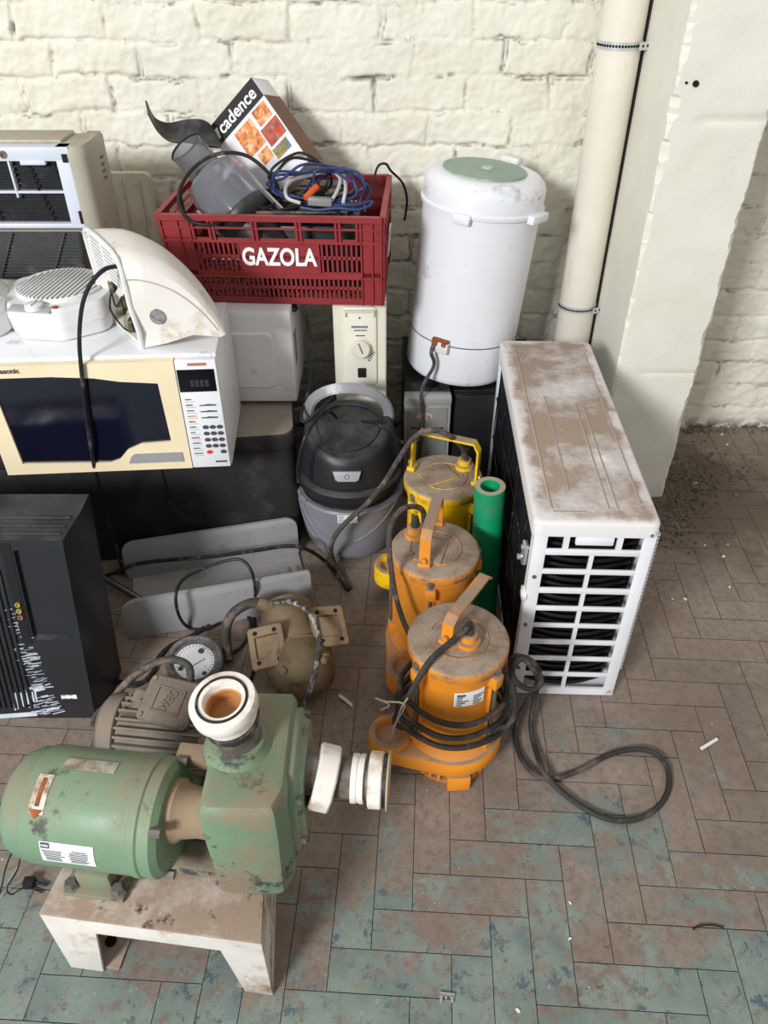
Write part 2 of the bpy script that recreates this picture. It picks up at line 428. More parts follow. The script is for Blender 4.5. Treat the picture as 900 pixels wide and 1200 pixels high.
# ------------------------------------------------------------------ setting: plastered column
PL = NT('cream_plaster')
def plaster():
    q = PL; b = q.b; tc = q.n('ShaderNodeTexCoord').outputs['Object']
    col = q.mix(q.ramp(q.noise(tc, 4, 6), 0.35, 0.65), (220, 218, 206), (228, 227, 216))
    col = q.mix(q.ramp(q.noise(tc, 16, 10, 0.8), 0.66, 0.70, 0, 0.45), col, (178, 166, 142))
    q.l(col, b.inputs['Base Color']); b.inputs['Roughness'].default_value = 0.75; b.inputs['Specular IOR Level'].default_value = 0.2
    n1 = q.bump(q.noise(tc, 9, 6, 0.6), 0.5, 0.006)
    q.l(q.bump(q.noise(tc, 75, 9, 0.72), 0.35, 0.003, n1), b.inputs['Normal'])
plaster()
def make_column():
    x0, x1, y0, y1 = 0.668, 0.902, 1.985, 2.42
    rings = []; rr = random.Random(5)
    from mathutils import noise
    N = 260
    for i in range(N+1):
        z = i*1.9/N
        def chip(seed, amp):
            v = noise.fractal(Vector((seed, z*9, 0)), 0.7, 2.2, 6)
            return 0.004+amp*max(0, v+0.22)+0.003*rr.random()
        c = [chip(1.3, 0.014 if z < 1.02 else 0.034), chip(4.7, 0.010), 0.003, 0.003]
        pts = []
        # front edge left to right, right edge front to back, ...
        gr = -0.006*math.exp(-((z-1.11-0.004*math.sin(z*90))/0.007)**2)-0.003*math.exp(-((z-0.447-0.003*math.sin(z*70))/0.005)**2)
        for k in range(13):
            t = k/12; px = x0+c[0]+(x1-x0-c[0]-c[1])*t
            g = gr*(1 if t > 0.25 else 0)
            pts.append((px, y0-g+0.002*noise.noise(Vector((px*14, 3, z*14))), z))
        for k in range(8):
            t = k/7; pts.append((x1+0.002*noise.noise(Vector((9, t*5, z*14))), y0+c[1]+(y1-y0-c[1])*t, z))
        for k in range(8):
            t = 1-k/7; pts.append((x0+0.001*noise.noise(Vector((5, t*5, z*12))), y0+c[0]+(y1-y0-c[0])*t, z))
        rings.append(pts)
    o = MB().loft(rings).build('column', PL.m, ang=28)
    tag(o, kind='structure', label='cream plastered column with chipped edges')
    h = MB(); h.cyl((0.712, 1.981, 1.184), (0.712, 1.99, 1.184), 0.007, 10); h.cyl((0.69, 1.981, 1.186), (0.69, 1.989, 1.186), 0.003, 8)
    h.build('anchor_hole', MT['dark'], o)
make_column()
j = MB().box((0.668, 2.345, 0.9), (0.008, 0.13, 1.9)).build('gap_shade_strip', mat('painted_gap_shade', (40, 36, 38), 0.9))  # dark strip added to paint the shade in the gap beside the pipe
tag(j, kind='structure', label='dark strip painted as the shade in the gap between column and drain pipe')

# ------------------------------------------------------------------ downpipe
def make_pipe():
    t = thing('drain_pipe', (0.607, 2.30, 0), 'thick cream plastic drain pipe standing beside the plastered column', 'pipe')
    m = mat('cream_pvc', (222, 217, 204), 0.35, var=0.04, vs=3, dirt=(206, 186, 160), da=0.66, ds=5, stretch=(3, 3, 0.6))
    MB().lathe([(0.056, 0.0), (0.056, 1.9)], 48, T((0.607, 2.30, 0)), True, True).build('pipe_body', m, t)
    sm = mat('zinc_strap', (196, 198, 200), 0.4, 0.3, var=0.05)
    for z in (1.225, 0.522):
        b = MB(T((0.607, 2.30, z)))
        prof = [(0.0565, -0.009), (0.0585, -0.009), (0.0585, 0.009), (0.0565, 0.009), (0.0565, -0.009)]
        b.lathe(prof, 48)
        b.box((0.058, -0.048, 0.001), (0.05, 0.002, 0.018), rot=RZ(28))
        s_ = b.build('pipe_strap', sm, t)
        h = MB(T((0.607, 2.30, z)))
        for k in range(26):
            a = PI+PI*k/26*1.1
            h.cyl((0.0583*math.cos(a), 0.0583*math.sin(a), 0), (0.0592*math.cos(a), 0.0592*math.sin(a), 0), 0.0034, 8)
        for k in range(3):
            v = RZ(28) @ Vector((-0.015+0.015*k, -0.0012, 0)); p = v+Vector((0.058, -0.048, 0.001)); n = RZ(28) @ Vector((0, -0.0005, 0))
            h.cyl(p, p+n, 0.0034, 8)
        h.build('strap_holes', MT['dark'], s_)
make_pipe()

# ------------------------------------------------------------------ outdoor air conditioner unit
def make_condenser():
    loc = Vector((0.427, 1.187, 0)); M = T(loc) @ RZ(-1.9)
    t = thing('outdoor_air_conditioner', loc, 'white boxy outdoor air conditioner unit with dusty top beside the green tube', 'air conditioner')
    wm = MT['white_metal']; Wd, D, H = 0.124, 0.815, 0.54
    lidm = mat('dust_caked_white_lid', (226, 225, 228), 0.4, var=0.02, dust=(158, 140, 126), dusta=0.43, dusts=5, dirt2=(224, 220, 218), da2=0.60, ds2=6.5, bump=0.25, bs=70)
    # the dirt is rubbed off along the rim of the lid
    lt = lidm.node_tree; ob = lt.nodes['Principled BSDF']; src = ob.inputs['Base Color'].links[0].from_socket
    def nd(typ, **kw):
        x = lt.nodes.new(typ)
        for k_, v_ in kw.items(): setattr(x, k_, v_)
        return x
    def mt(op, a, b_=0.0):
        x = nd('ShaderNodeMath', operation=op)
        for i, v_ in enumerate((a, b_)):
            if hasattr(v_, 'links'): lt.links.new(v_, x.inputs[i])
            else: x.inputs[i].default_value = v_
        return x.outputs[0]
    tcn = nd('ShaderNodeTexCoord').outputs['Object']; sx = nd('ShaderNodeSeparateXYZ'); lt.links.new(tcn, sx.inputs[0])
    nz = nd('ShaderNodeTexNoise'); nz.inputs['Scale'].default_value = 9; nz.inputs['Detail'].default_value = 9; nz.inputs['Roughness'].default_value = 0.72; lt.links.new(tcn, nz.inputs['Vector'])
    xx = mt('SUBTRACT', sx.outputs['X'], mt('MULTIPLY', sx.outputs['Y'], 0.0332))
    ex = mt('MAXIMUM', mt('ABSOLUTE', xx), mt('MAXIMUM', mt('SUBTRACT', 0.125, sx.outputs['Y']), mt('SUBTRACT', sx.outputs['Y'], 0.69)))
    em = nd('ShaderNodeMapRange'); em.inputs[1].default_value = 0.155; em.inputs[2].default_value = 0.175
    lt.links.new(mt('ADD', ex, mt('MULTIPLY', nz.outputs['Fac'], 0.11)), em.inputs[0])
    mx = nd('ShaderNodeMix', data_type='RGBA'); mx.inputs[7].default_value = (*lin((222, 218, 217)), 1)
    lt.links.new(mt('MULTIPLY', em.outputs[0], 0.85), mx.inputs[0]); lt.links.new(src, mx.inputs[6]); lt.links.new(mx.outputs[2], ob.inputs['Base Color'])
    # end panel with the two-column grille
    b = MB(M); zt = 0.505
    rows = [(0.466, 0.503)]+[(a, c) for c, a in ((0.450, 0.410), (0.397, 0.356), (0.341, 0.301), (0.288, 0.247), (0.235, 0.194), (0.180, 0.138), (0.125, 0.083), (0.070, 0.030))]
    xl, xr = -0.094, 0.098; y0, y1 = 0.0, 0.006
    b.bx(-Wd, xl, y0, y1, 0.006, zt, 0.002); b.bx(xr, Wd, y0, y1, 0.006, zt, 0.002)
    b.bx(xl-0.003, xr+0.003, y0+0.0003, y1, 0.006, 0.029)
    zs = sorted(rows, key=lambda r: r[0])
    for (a, c), (d, e) in zip(zs[:-1], zs[1:]): b.bx(xl-0.003, xr+0.003, y0+0.0004, y1, c, d, 0.0015)
    b.bx(-0.003, 0.006, y0+0.0006, y1, 0.028, 0.462)
    for x in (-0.056, 0.052): b.bx(x-0.006, x+0.006, y0+0.0006, y1, 0.462, zt)
    # softened corners of every opening
    fr = b.build('grille_panel', wm, t)
    g = MB(M); g.box((0.0, 0.0, 0.492), (0.078, 0.010, 0.022), 0.004); g.build('lift_tab', wm, fr)
    for x, z in ((-0.11, 0.39), (-0.112, 0.245), (-0.112, 0.10), (0.11, 0.51)):
        sc = MB(M); sc.cyl((x, -0.003, z), (x, 0.002, z), 0.0045, 10); sc.build('panel_screw', MT['steel'], fr)
    # coil behind the grille: dark fins with curved tube bends
    c = MB(M)
    c.bx(-0.105, 0.105, 0.055, 0.06, 0.01, 0.51)
    for k in range(26):
        z = 0.02+k*0.0188
        c.tube([(-0.10, 0.05, z), (-0.05, 0.034, z-0.003), (0.0, 0.030, z-0.004), (0.05, 0.034, z-0.003), (0.10, 0.05, z)], 0.0052, 6, 3)
    c.build('coil_bends', mat('black_coil', (7, 9, 11), 0.4, 0.1, var=0.3, vs=20), t)
    # rounded lid
    l = MB(M @ T((0.0, D/2, H-0.017)))
    out = rrect(0.254, D+0.006, 0.018, 6)
    def ring(ins, z): return [(x*(1-ins/0.127), y*(1-ins/0.41), z) for x, y in out]
    l.loft([ring(0, -0.02), ring(0, 0.008), ring(0.0015, 0.0125), ring(0.005, 0.016), ring(0.010, 0.017)])
    lid = l.build('lid', lidm, t)
    rb = MB(M @ T((0, 0, H)))
    for x in (-0.088, 0.028, 0.046): rb.bx(x-0.0022, x+0.0022, 0.04, 0.77 if x < 0 else 0.46, -0.002, 0.0018, 0.0012)
    rb.bx(-0.085, -0.02, 0.03, 0.034, -0.002, 0.001); rb.bx(0.095, 0.099, 0.06, 0.75, -0.002, 0.0016)
    rb.bx(-0.045, -0.041, 0.10, 0.5, -0.002, 0.0014)
    rb.build('lid_ridge', mat('dusty_lid_ridge', (200, 192, 186), 0.6, var=0.05, dust=(160, 144, 132), dusta=0.34, dusts=6), lid)
    # right side, back, base
    s = MB(M); s.bx(Wd-0.004, Wd, 0.004, D, 0.006, 0.52); s.bx(-Wd, Wd, D-0.005, D, 0.006, 0.52)
    s.bx(-Wd, Wd, 0.004, D, 0.0, 0.012, 0.002)
    s.bx(-Wd, -Wd+0.005, 0.0, 0.024, 0.0, 0.52, 0.002); s.bx(-Wd, -Wd+0.005, D-0.045, D, 0.0, 0.52, 0.002)
    s.bx(-Wd, -Wd+0.005, 0.02, D-0.03, 0.485, 0.522, 0.001); s.bx(-Wd, -Wd+0.005, 0.02, D-0.03, 0.0, 0.03, 0.001)
    s.build('casing', wm, t)
    # finned coil on the left long side
    f = MB(M); f.bx(-Wd+0.005, -Wd+0.02, 0.02, D-0.03, 0.028, 0.49)
    n = 96
    for k in range(n):
        y = 0.03+k*(D-0.08)/n; f.bx(-Wd+0.002, -Wd+0.008, y, y+0.0022, 0.03, 0.486)
    fm = mat('black_condenser_fins', (30, 31, 34), 0.5, 0.3, var=0.3, vs=12, dirt=(92, 88, 86), da=0.66, ds=14)
    coil = f.build('condenser_fins', fm, t)
    w = MB(M)
    rr = random.Random(4)
    for k in range(5):
        y = 0.08+0.16*k; w.tube([(-Wd-0.001, y, 0.48), (-Wd-0.003, y+0.02, 0.3), (-Wd-0.001, y-0.01, 0.15), (-Wd-0.001, y+0.01, 0.035)], 0.0016, 6, 4)
    for k in range(3):
        z = 0.12+k*0.13; w.tube([(-Wd-0.001, 0.03, z), (-Wd-0.003, 0.3, z+0.015), (-Wd-0.003, 0.55, z-0.01), (-Wd-0.001, 0.77, z)], 0.0016, 6, 4)
    w.build('wire_guard', MT['black_rubber'], coil)
    v = MB(M)
    v.box((-Wd-0.006, 0.036, 0.425), (0.012, 0.022, 0.055), 0.003); v.cyl((-Wd-0.02, 0.04, 0.41), (-Wd, 0.04, 0.41), 0.007, 10); v.cyl((-Wd-0.016, 0.03, 0.445), (-Wd, 0.03, 0.445), 0.006, 10)
    v.build('pipe_clip', MT['chrome'], t)
    d = MB(M); d.cyl((-Wd-0.004, 0.012, 0.33), (-Wd+0.004, 0.012, 0.33), 0.017, 20); d.cyl((-Wd-0.006, 0.012, 0.33), (-Wd+0.004, 0.012, 0.33), 0.009, 16); d.build('side_plug', wm, t)
    # fan guard wires on the right long side
    gd = MB(M)
    for k in range(40):
        z = 0.09+k*0.0105
        gd.tube([(Wd-0.001, 0.012, z), (Wd+0.008, 0.014, z), (Wd+0.009, 0.06, z), (Wd+0.009, 0.4, z)], 0.0017, 6, 2)
    for y in (0.06, 0.2, 0.4): gd.cyl((Wd+0.008, y, 0.08), (Wd+0.008, y, 0.51), 0.002, 6)
    gd.build('fan_guard', wm, t)
    for y in (0.12, D-0.12):
        ft = MB(M); ft.bx(-Wd+0.01, Wd-0.01, y-0.02, y+0.02, -0.001, 0.004); ft.build('foot_rail', MT['steel'], t)
make_condenser()

# ------------------------------------------------------------------ green motor pump, its stand
SM = T((-0.564, 0.580, 0)) @ RZ(-7.1)      # stand frame: x along the front, y to the back
def make_stand():
    t = thing('metal_stand', (-0.564, 0.580, 0), 'low chipped white metal stand carrying the green motor pump', 'stand')
    m = mat('grimy_white_paint', (214, 209, 202), 0.55, var=0.06, dirt=(140, 116, 92), da=0.60, ds=9, bump=0.15)
    tm = mat('grimy_stand_top', (204, 194, 184), 0.7, var=0.08, dirt=(152, 132, 116), da=0.41, ds=9, dw=0.10, dirt2=(78, 58, 46), da2=0.64, ds2=13, bump=0.5, bs=60)
    Wd, D, H = 0.372, 0.225, 0.21
    b = MB(SM); b.prism([(0, 0), (Wd, 0), (Wd-0.046, D), (0.012, D)], 0.006, T((0, 0, H-0.006)), 0.0015); top = b.build('top_plate', tm, t)
    a = MB(SM)
    a.prism([(0.0, 0.0), (0.062, 0.0), (0.062, 0.006), (0.085, H-0.048), (0.300, H-0.048), (0.322, 0.006), (0.322, 0.0), (Wd, 0.0), (Wd, H-0.006), (0, H-0.006)], 0.005,
            frame((0, 0.005, 0), (1, 0, 0), (0, 0, 1)), 0.0012)
    a.build('front_apron', m, t)
    a = MB(SM); a.bx(0.012, 0.326, D-0.005, D, H-0.045, H-0.006); a.build('back_apron', m, t)
    for x0, x1, fx0, fx1 in ((0, 0.005, 0.0, 0.09), (Wd-0.005, Wd, Wd-0.075, Wd)):
        s = MB(SM); k_ = 0.012 if x0 == 0 else -0.046
        s.prism([(x0, 0.0045), (x1, 0.0045), (x1+k_, D), (x0+k_, D)], H-0.006, None, 0.001)
        leg = s.build('end_panel', m, t)
        f = MB(SM); f.bx(fx0+0.008, fx1-0.022 if x0 else fx1-0.001, 0.006, 0.09, 0.0, 0.004, 0.001)
        f.bx(fx0+k_+0.006, fx1+k_-0.002, D-0.08, D-0.004, 0.0, 0.004, 0.001)
        fo = f.build('foot_flange', tm, leg)
        h = MB(SM); cx = (fx0+fx1)/2; h.cyl((cx+0.01, 0.05, 0.003), (cx+0.01, 0.05, 0.0046), 0.011, 12); h.build('bolt_hole', MT['dark'], fo)
make_stand()

def make_green_pump():
    t = thing('motor_pump', (-0.45, 0.68, 0.21), 'green electric motor pump with white pipe fittings on the low white stand', 'pump')
    gp = dict(rough=0.42, var=0.07, vs=5, dust=(134, 124, 104), dusta=0.50, dusts=6, dirt2=(64, 68, 66), da2=0.60, ds2=10)
    g = mat('green_enamel', (116, 143, 116), dirt=(120, 112, 92), da=0.64, ds=9, **gp)
    gd = mat('dusty_green_enamel', (110, 136, 110), dirt=(132, 120, 100), da=0.52, ds=7, bump=0.3, bs=50, **gp)
    AX = SM @ T((0.0, 0.118, 0.345)) @ RY(90)        # z of this frame runs along the motor shaft
    # motor shell: rounded fan end, barrel, flange
    b = MB(AX); R = 0.0925
    b.lathe([(0.0, -0.050), (0.040, -0.050), (0.066, -0.046), (0.080, -0.036), (0.0875, -0.020), (0.0885, -0.004), (R-0.002, -0.003), (R, 0.0), (R, 0.17), (R+0.002, 0.172), (R+0.002, 0.184), (R-0.001, 0.187), (R, 0.188), (R, 0.206), (0.082, 0.215), (0.045, 0.216), (0.0, 0.216)], 56)
    mo = b.build('motor_shell', g, t)
    for k in range(4):
        rim = MB(AX); a = math.radians(45+90*k); rim.cyl((0.088*math.cos(a), 0.088*math.sin(a), 0.206), (0.088*math.cos(a), 0.088*math.sin(a), 0.224), 0.008, 8)
        rim.build('flange_bolt', MT['steel'], mo)
    # stickers, on the barrel side facing the room
    def barrel(ang, z0):
        a = math.radians(ang)   # angle around the shaft, measured from straight up, towards the front
        n = Vector((-math.cos(a), -math.sin(a), 0)); p = Vector((0, 0, z0))+n*(R+0.0006)
        X = Vector((0, 0, 1)); Y = X.cross(n)*-1
        return AX @ frame(p, X, n.cross(X))
    def curved_label(name, ang, z0, w, harc, m):
        bb = MB(AX); gr = []
        for i in range(9):
            a = math.radians(ang+(i/8-0.5)*math.degrees(harc/R)); row = []
            for jx in (0, 1): row.append((-math.cos(a)*(R+0.0011), -math.sin(a)*(R+0.0011), z0+(jx-0.5)*w))
            gr.append(row)
        bb.shell(gr, 0.0009); return bb.build(name, m, mo)
    lab = curved_label('rating_plate', 78, 0.078, 0.086, 0.042, MT['paper'])
    def on_label(u, v):
        a = math.radians(78-math.degrees(v/R)); return Vector((-math.cos(a)*(R+0.0013), -math.sin(a)*(R+0.0013), 0.078+u)), a
    pr = MB(AX); rr = random.Random(2)
    for i in range(8):
        for u0 in (-0.039, 0.002):
            v = 0.008-i*0.0034; p, a = on_label(u0+0.014+0.004*rr.random(), v)
            if i < 1 and u0 < 0: continue
            L = 0.022+0.012*rr.random()
            pr.box(p, (0.0006, 0.0013, L), rot=RZ(math.degrees(a)))
    pr.build('printed_lines', MT['ink'], lab)
    lg = MB(AX); p, a = on_label(-0.034, 0.0145); lg.box(p, (0.0008, 0.010, 0.014), rot=RZ(math.degrees(a))); lg.build('logo_patch', MT['ink'], lab)
    n = Vector((-math.cos(a), -math.sin(a), 0))
    lettering('logo_letters', 'WEG', 0.0052, AX @ frame(p+n*0.0006, (0, 0, 1), n.cross(Vector((0, 0, 1)))), MT['paper'], lab, bold=0.0002)
    arrow = curved_label('arrow_sticker', 22, 0.026, 0.024, 0.06, mat('worn_sticker', (206, 196, 180), 0.6, dirt=(130, 110, 90), da=0.55, ds=30))
    arb = MB(AX)
    for i in range(5):
        a = math.radians(10+i*5.2); arb.box((-math.cos(a)*(R+0.0014), -math.sin(a)*(R+0.0014), 0.026), (0.0008, 0.0086, 0.007), rot=RZ(math.degrees(a)))
    a = math.radians(36); arb.prism([(-0.012, 0), (0.012, 0), (0, 0.014)], 0.0008, frame((-math.cos(a)*(R+0.0012), -math.sin(a)*(R+0.0012), 0.026), (0, 0, 1), (math.sin(a), -math.cos(a), 0)))
    arb.build('arrow_mark', MT['rust'], arrow)
    curved_label('paper_tag', -12, 0.085, 0.085, 0.022, mat('dusty_sticker', (186, 178, 164), 0.7, dirt=(130, 112, 92), da=0.5, ds=20))
    # foot and bolts
    f = MB(SM); f.box((0.080, 0.07, 0.236), (0.062, 0.05, 0.05), 0.008); f.box((0.080, 0.062, 0.2155), (0.105, 0.06, 0.011), 0.003)
    f.box((0.080, 0.165, 0.236), (0.062, 0.05, 0.05), 0.008); f.box((0.080, 0.17, 0.2155), (0.105, 0.05, 0.011), 0.003)
    foot = f.build('motor_foot', gd, t)
    for x in (0.040, 0.120):
        b = MB(SM); b.lathe([(0.0, 0.236), (0.009, 0.236), (0.011, 0.232), (0.011, 0.224), (0.014, 0.223), (0.014, 0.2205), (0.0, 0.2205)], 6, T((x, 0.045, 0)))
        b.build('foot_bolt', MT['steel'], foot)
    k = MB(SM); k.box((-0.035, 0.10, 0.262), (0.045, 0.05, 0.05), 0.006); k.build('cable_box', MT['black_plastic'], t)
    # lantern between motor and volute
    b = MB(AX @ T((-0.022, 0, 0))); b.lathe([(0.050, 0.205), (0.050, 0.226), (0.042, 0.236), (0.038, 0.262), (0.040, 0.30), (0.044, 0.33), (0.0, 0.33)], 36)
    tan = mat('bare_dusty_casting', (150, 128, 104), 0.75, var=0.12, dirt=(92, 118, 90), da=0.56, ds=9, dw=0.05, bump=0.2)
    b.build('lantern', tan, t)
    lb = MB(SM); lb.box((0.245, 0.135, 0.232), (0.10, 0.1, 0.022), 0.005); lb.build('lantern_bridge', gd, t)
    lb = MB(SM); lb.box((0.245, 0.20, 0.395), (0.09, 0.03, 0.03), 0.004); lb.build('lantern_bridge', tan, t)
    dk = MB(SM); dk.box((0.24, 0.15, 0.285), (0.05, 0.06, 0.03), 0.004); dk.build('void_shade_block', MT['dark'], t)  # dark block added as painted shade in the open space below the lantern
    # volute: a rounded upright casting
    V = SM @ T((0.342, 0.193, 0)) @ RZ(6)
    v = MB(V)
    def plan(ins, z, tp=0.0):
        o = [(-0.073+tp, -0.112), (-0.070+tp, -0.119), (-0.062+tp, -0.122), (0.034-tp, -0.122), (0.042-tp, -0.119), (0.054, -0.090), (0.056, -0.080), (0.052, 0.095), (0.046, 0.103), (-0.065, 0.103), (-0.073, 0.095)]
        cx, cy = -0.004, -0.01
        return [(cx+(x-cx)*(1-ins/0.07), cy+(y-cy)*(1-ins/0.11), z) for x, y in o]
    v.loft([plan(0.010, 0.211, 0.006), plan(0.003, 0.214, 0.006), plan(0.0, 0.222, 0.005), plan(0.0, 0.38), plan(0.0, 0.448), plan(0.0025, 0.457), plan(0.008, 0.464), plan(0.018, 0.467)])
    vo = v.build('volute', gd, t, ang=32)
    # front panel crease, cover on the outlet side
    c = MB(V)
    def hexr(x, s):
        o = [(-0.065, 0.25), (0.07, 0.25), (0.092, 0.275), (0.092, 0.432), (0.07, 0.456), (-0.05, 0.456), (-0.078, 0.43), (-0.078, 0.275)]
        return [(x, 0.002+(y-0.002)*s, 0.345+(z-0.345)*s) for y, z in o]
    c.loft([hexr(0.044, 0.98), hexr(0.048, 1.0), hexr(0.061, 1.0), hexr(0.064, 0.97), hexr(0.067, 0.90), hexr(0.076, 0.84)])
    cov = c.build('outlet_cover', gd, t, ang=50)
    for y, z in ((-0.07, 0.30), (-0.07, 0.415), (0.08, 0.43), (0.08, 0.28), (0.0, 0.262)):
        bo = MB(V); bo.cyl((0.062, y, z), (0.075, y, z), 0.008, 6); bo.build('cover_bolt', MT['steel'], cov)
    # top neck with white union
    N = V @ T((-0.013, -0.005, 0.0)) @ RY(-2)
    n = MB(N); n.lathe([(0.056, 0.460), (0.053, 0.468), (0.047, 0.474), (0.045, 0.482), (0.042, 0.484), (0.0, 0.484)], 40); n.build('top_boss', gd, vo)
    gm = mat('grey_pvc_socket', (120, 116, 110), 0.5, var=0.1, dirt=(88, 78, 68), da=0.5, ds=18)
    U = N @ T((0.003, 0.0, 0.500)) @ RX(7) @ RY(-4)
    s_ = MB(U); s_.solid([(0.036, -0.02), (0.036, 0.04)], 36); so = s_.build('pipe_socket', gm, t)
    th = MB(U)
    th.lathe([(0.041, 0.024), (0.043, 0.030), (0.041, 0.035), (0.044, 0.040), (0.040, 0.046), (0.0, 0.047)], 30); th.jitter(0.0025, 60); th.build('sealing_tape', mat('black_tape', (44, 42, 42), 0.6, var=0.3, vs=40, dirt=(120, 108, 94), da=0.56, ds=30), so)
    wp = mat('stained_white_pvc', (228, 223, 215), 0.35, var=0.03, dirt=(176, 142, 108), da=0.60, ds=10, dirt2=(120, 92, 66), da2=0.68, ds2=22)
    un = MB(U)
    un.lathe([(0.030, 0.045), (0.043, 0.047), (0.044, 0.062), (0.048, 0.064), (0.0505, 0.068), (0.0505, 0.086), (0.049, 0.089), (0.0385, 0.0905), (0.036, 0.0905), (0.030, 0.089), (0.0285, 0.086), (0.0285, 0.05), (0.027, 0.03)], 48)
    un.build('union_ring', wp, so)
    og = MB(U); og.tube([(0.0375*math.cos(2*PI*k/24), 0.0375*math.sin(2*PI*k/24), 0.0905) for k in range(24)], 0.0022, 8, 2, closed=True); og.build('rubber_seal', MT['black_rubber'], so)
    ins = MB(U); ins.lathe([(0.0282, 0.074), (0.0262, 0.072), (0.0262, 0.052), (0.0, 0.050)], 40); ins.build('stained_bore', mat('brown_stain', (176, 122, 72), 0.6, var=0.15), so)
    # side outlet with two white rings
    X = V @ T((0.080, -0.010, 0.392)) @ RZ(-4) @ RY(90)
    p = MB(X); p.lathe([(0.033, -0.02), (0.033, 0.09), (0.033, 0.118)], 36, None, True, True); pn = p.build('outlet_pipe', gm, t)
    big = MB(X @ T((0, 0, 0.008)) @ RY(14))
    R2 = 0.055
    pts = []
    big.lathe([(0.034, 0.0), (R2-0.004, 0.0), (R2, 0.003), (R2, 0.030), (R2-0.003, 0.033), (R2-0.007, 0.033), (R2-0.008, 0.010), (0.034, 0.010)], 10)
    big.build('union_nut', wp, pn)
    r1 = MB(X); r1.lathe([(0.033, 0.070), (0.039, 0.070), (0.039, 0.0785), (0.0375, 0.080), (0.0375, 0.083), (0.039, 0.084), (0.039, 0.090), (0.033, 0.090)], 36); r1.build('thread_ring', wp, pn)
    r2 = MB(X); r2.lathe([(0.033, 0.097), (0.040, 0.097), (0.045, 0.099), (0.045, 0.118), (0.043, 0.120), (0.0, 0.120)], 36); r2.build('end_fitting', wp, pn)
    r3 = MB(X); r3.lathe([(0.0, 0.1195), (0.042, 0.1195), (0.043, 0.127), (0.0, 0.1275)], 36); r3.build('gasket', MT['black_rubber'], pn)
    r4 = MB(X); r4.solid([(0.047, 0.127), (0.047, 0.1295)], 36); r4.build('end_disc', mat('tan_disc', (178, 160, 134), 0.6), pn)
make_green_pump()

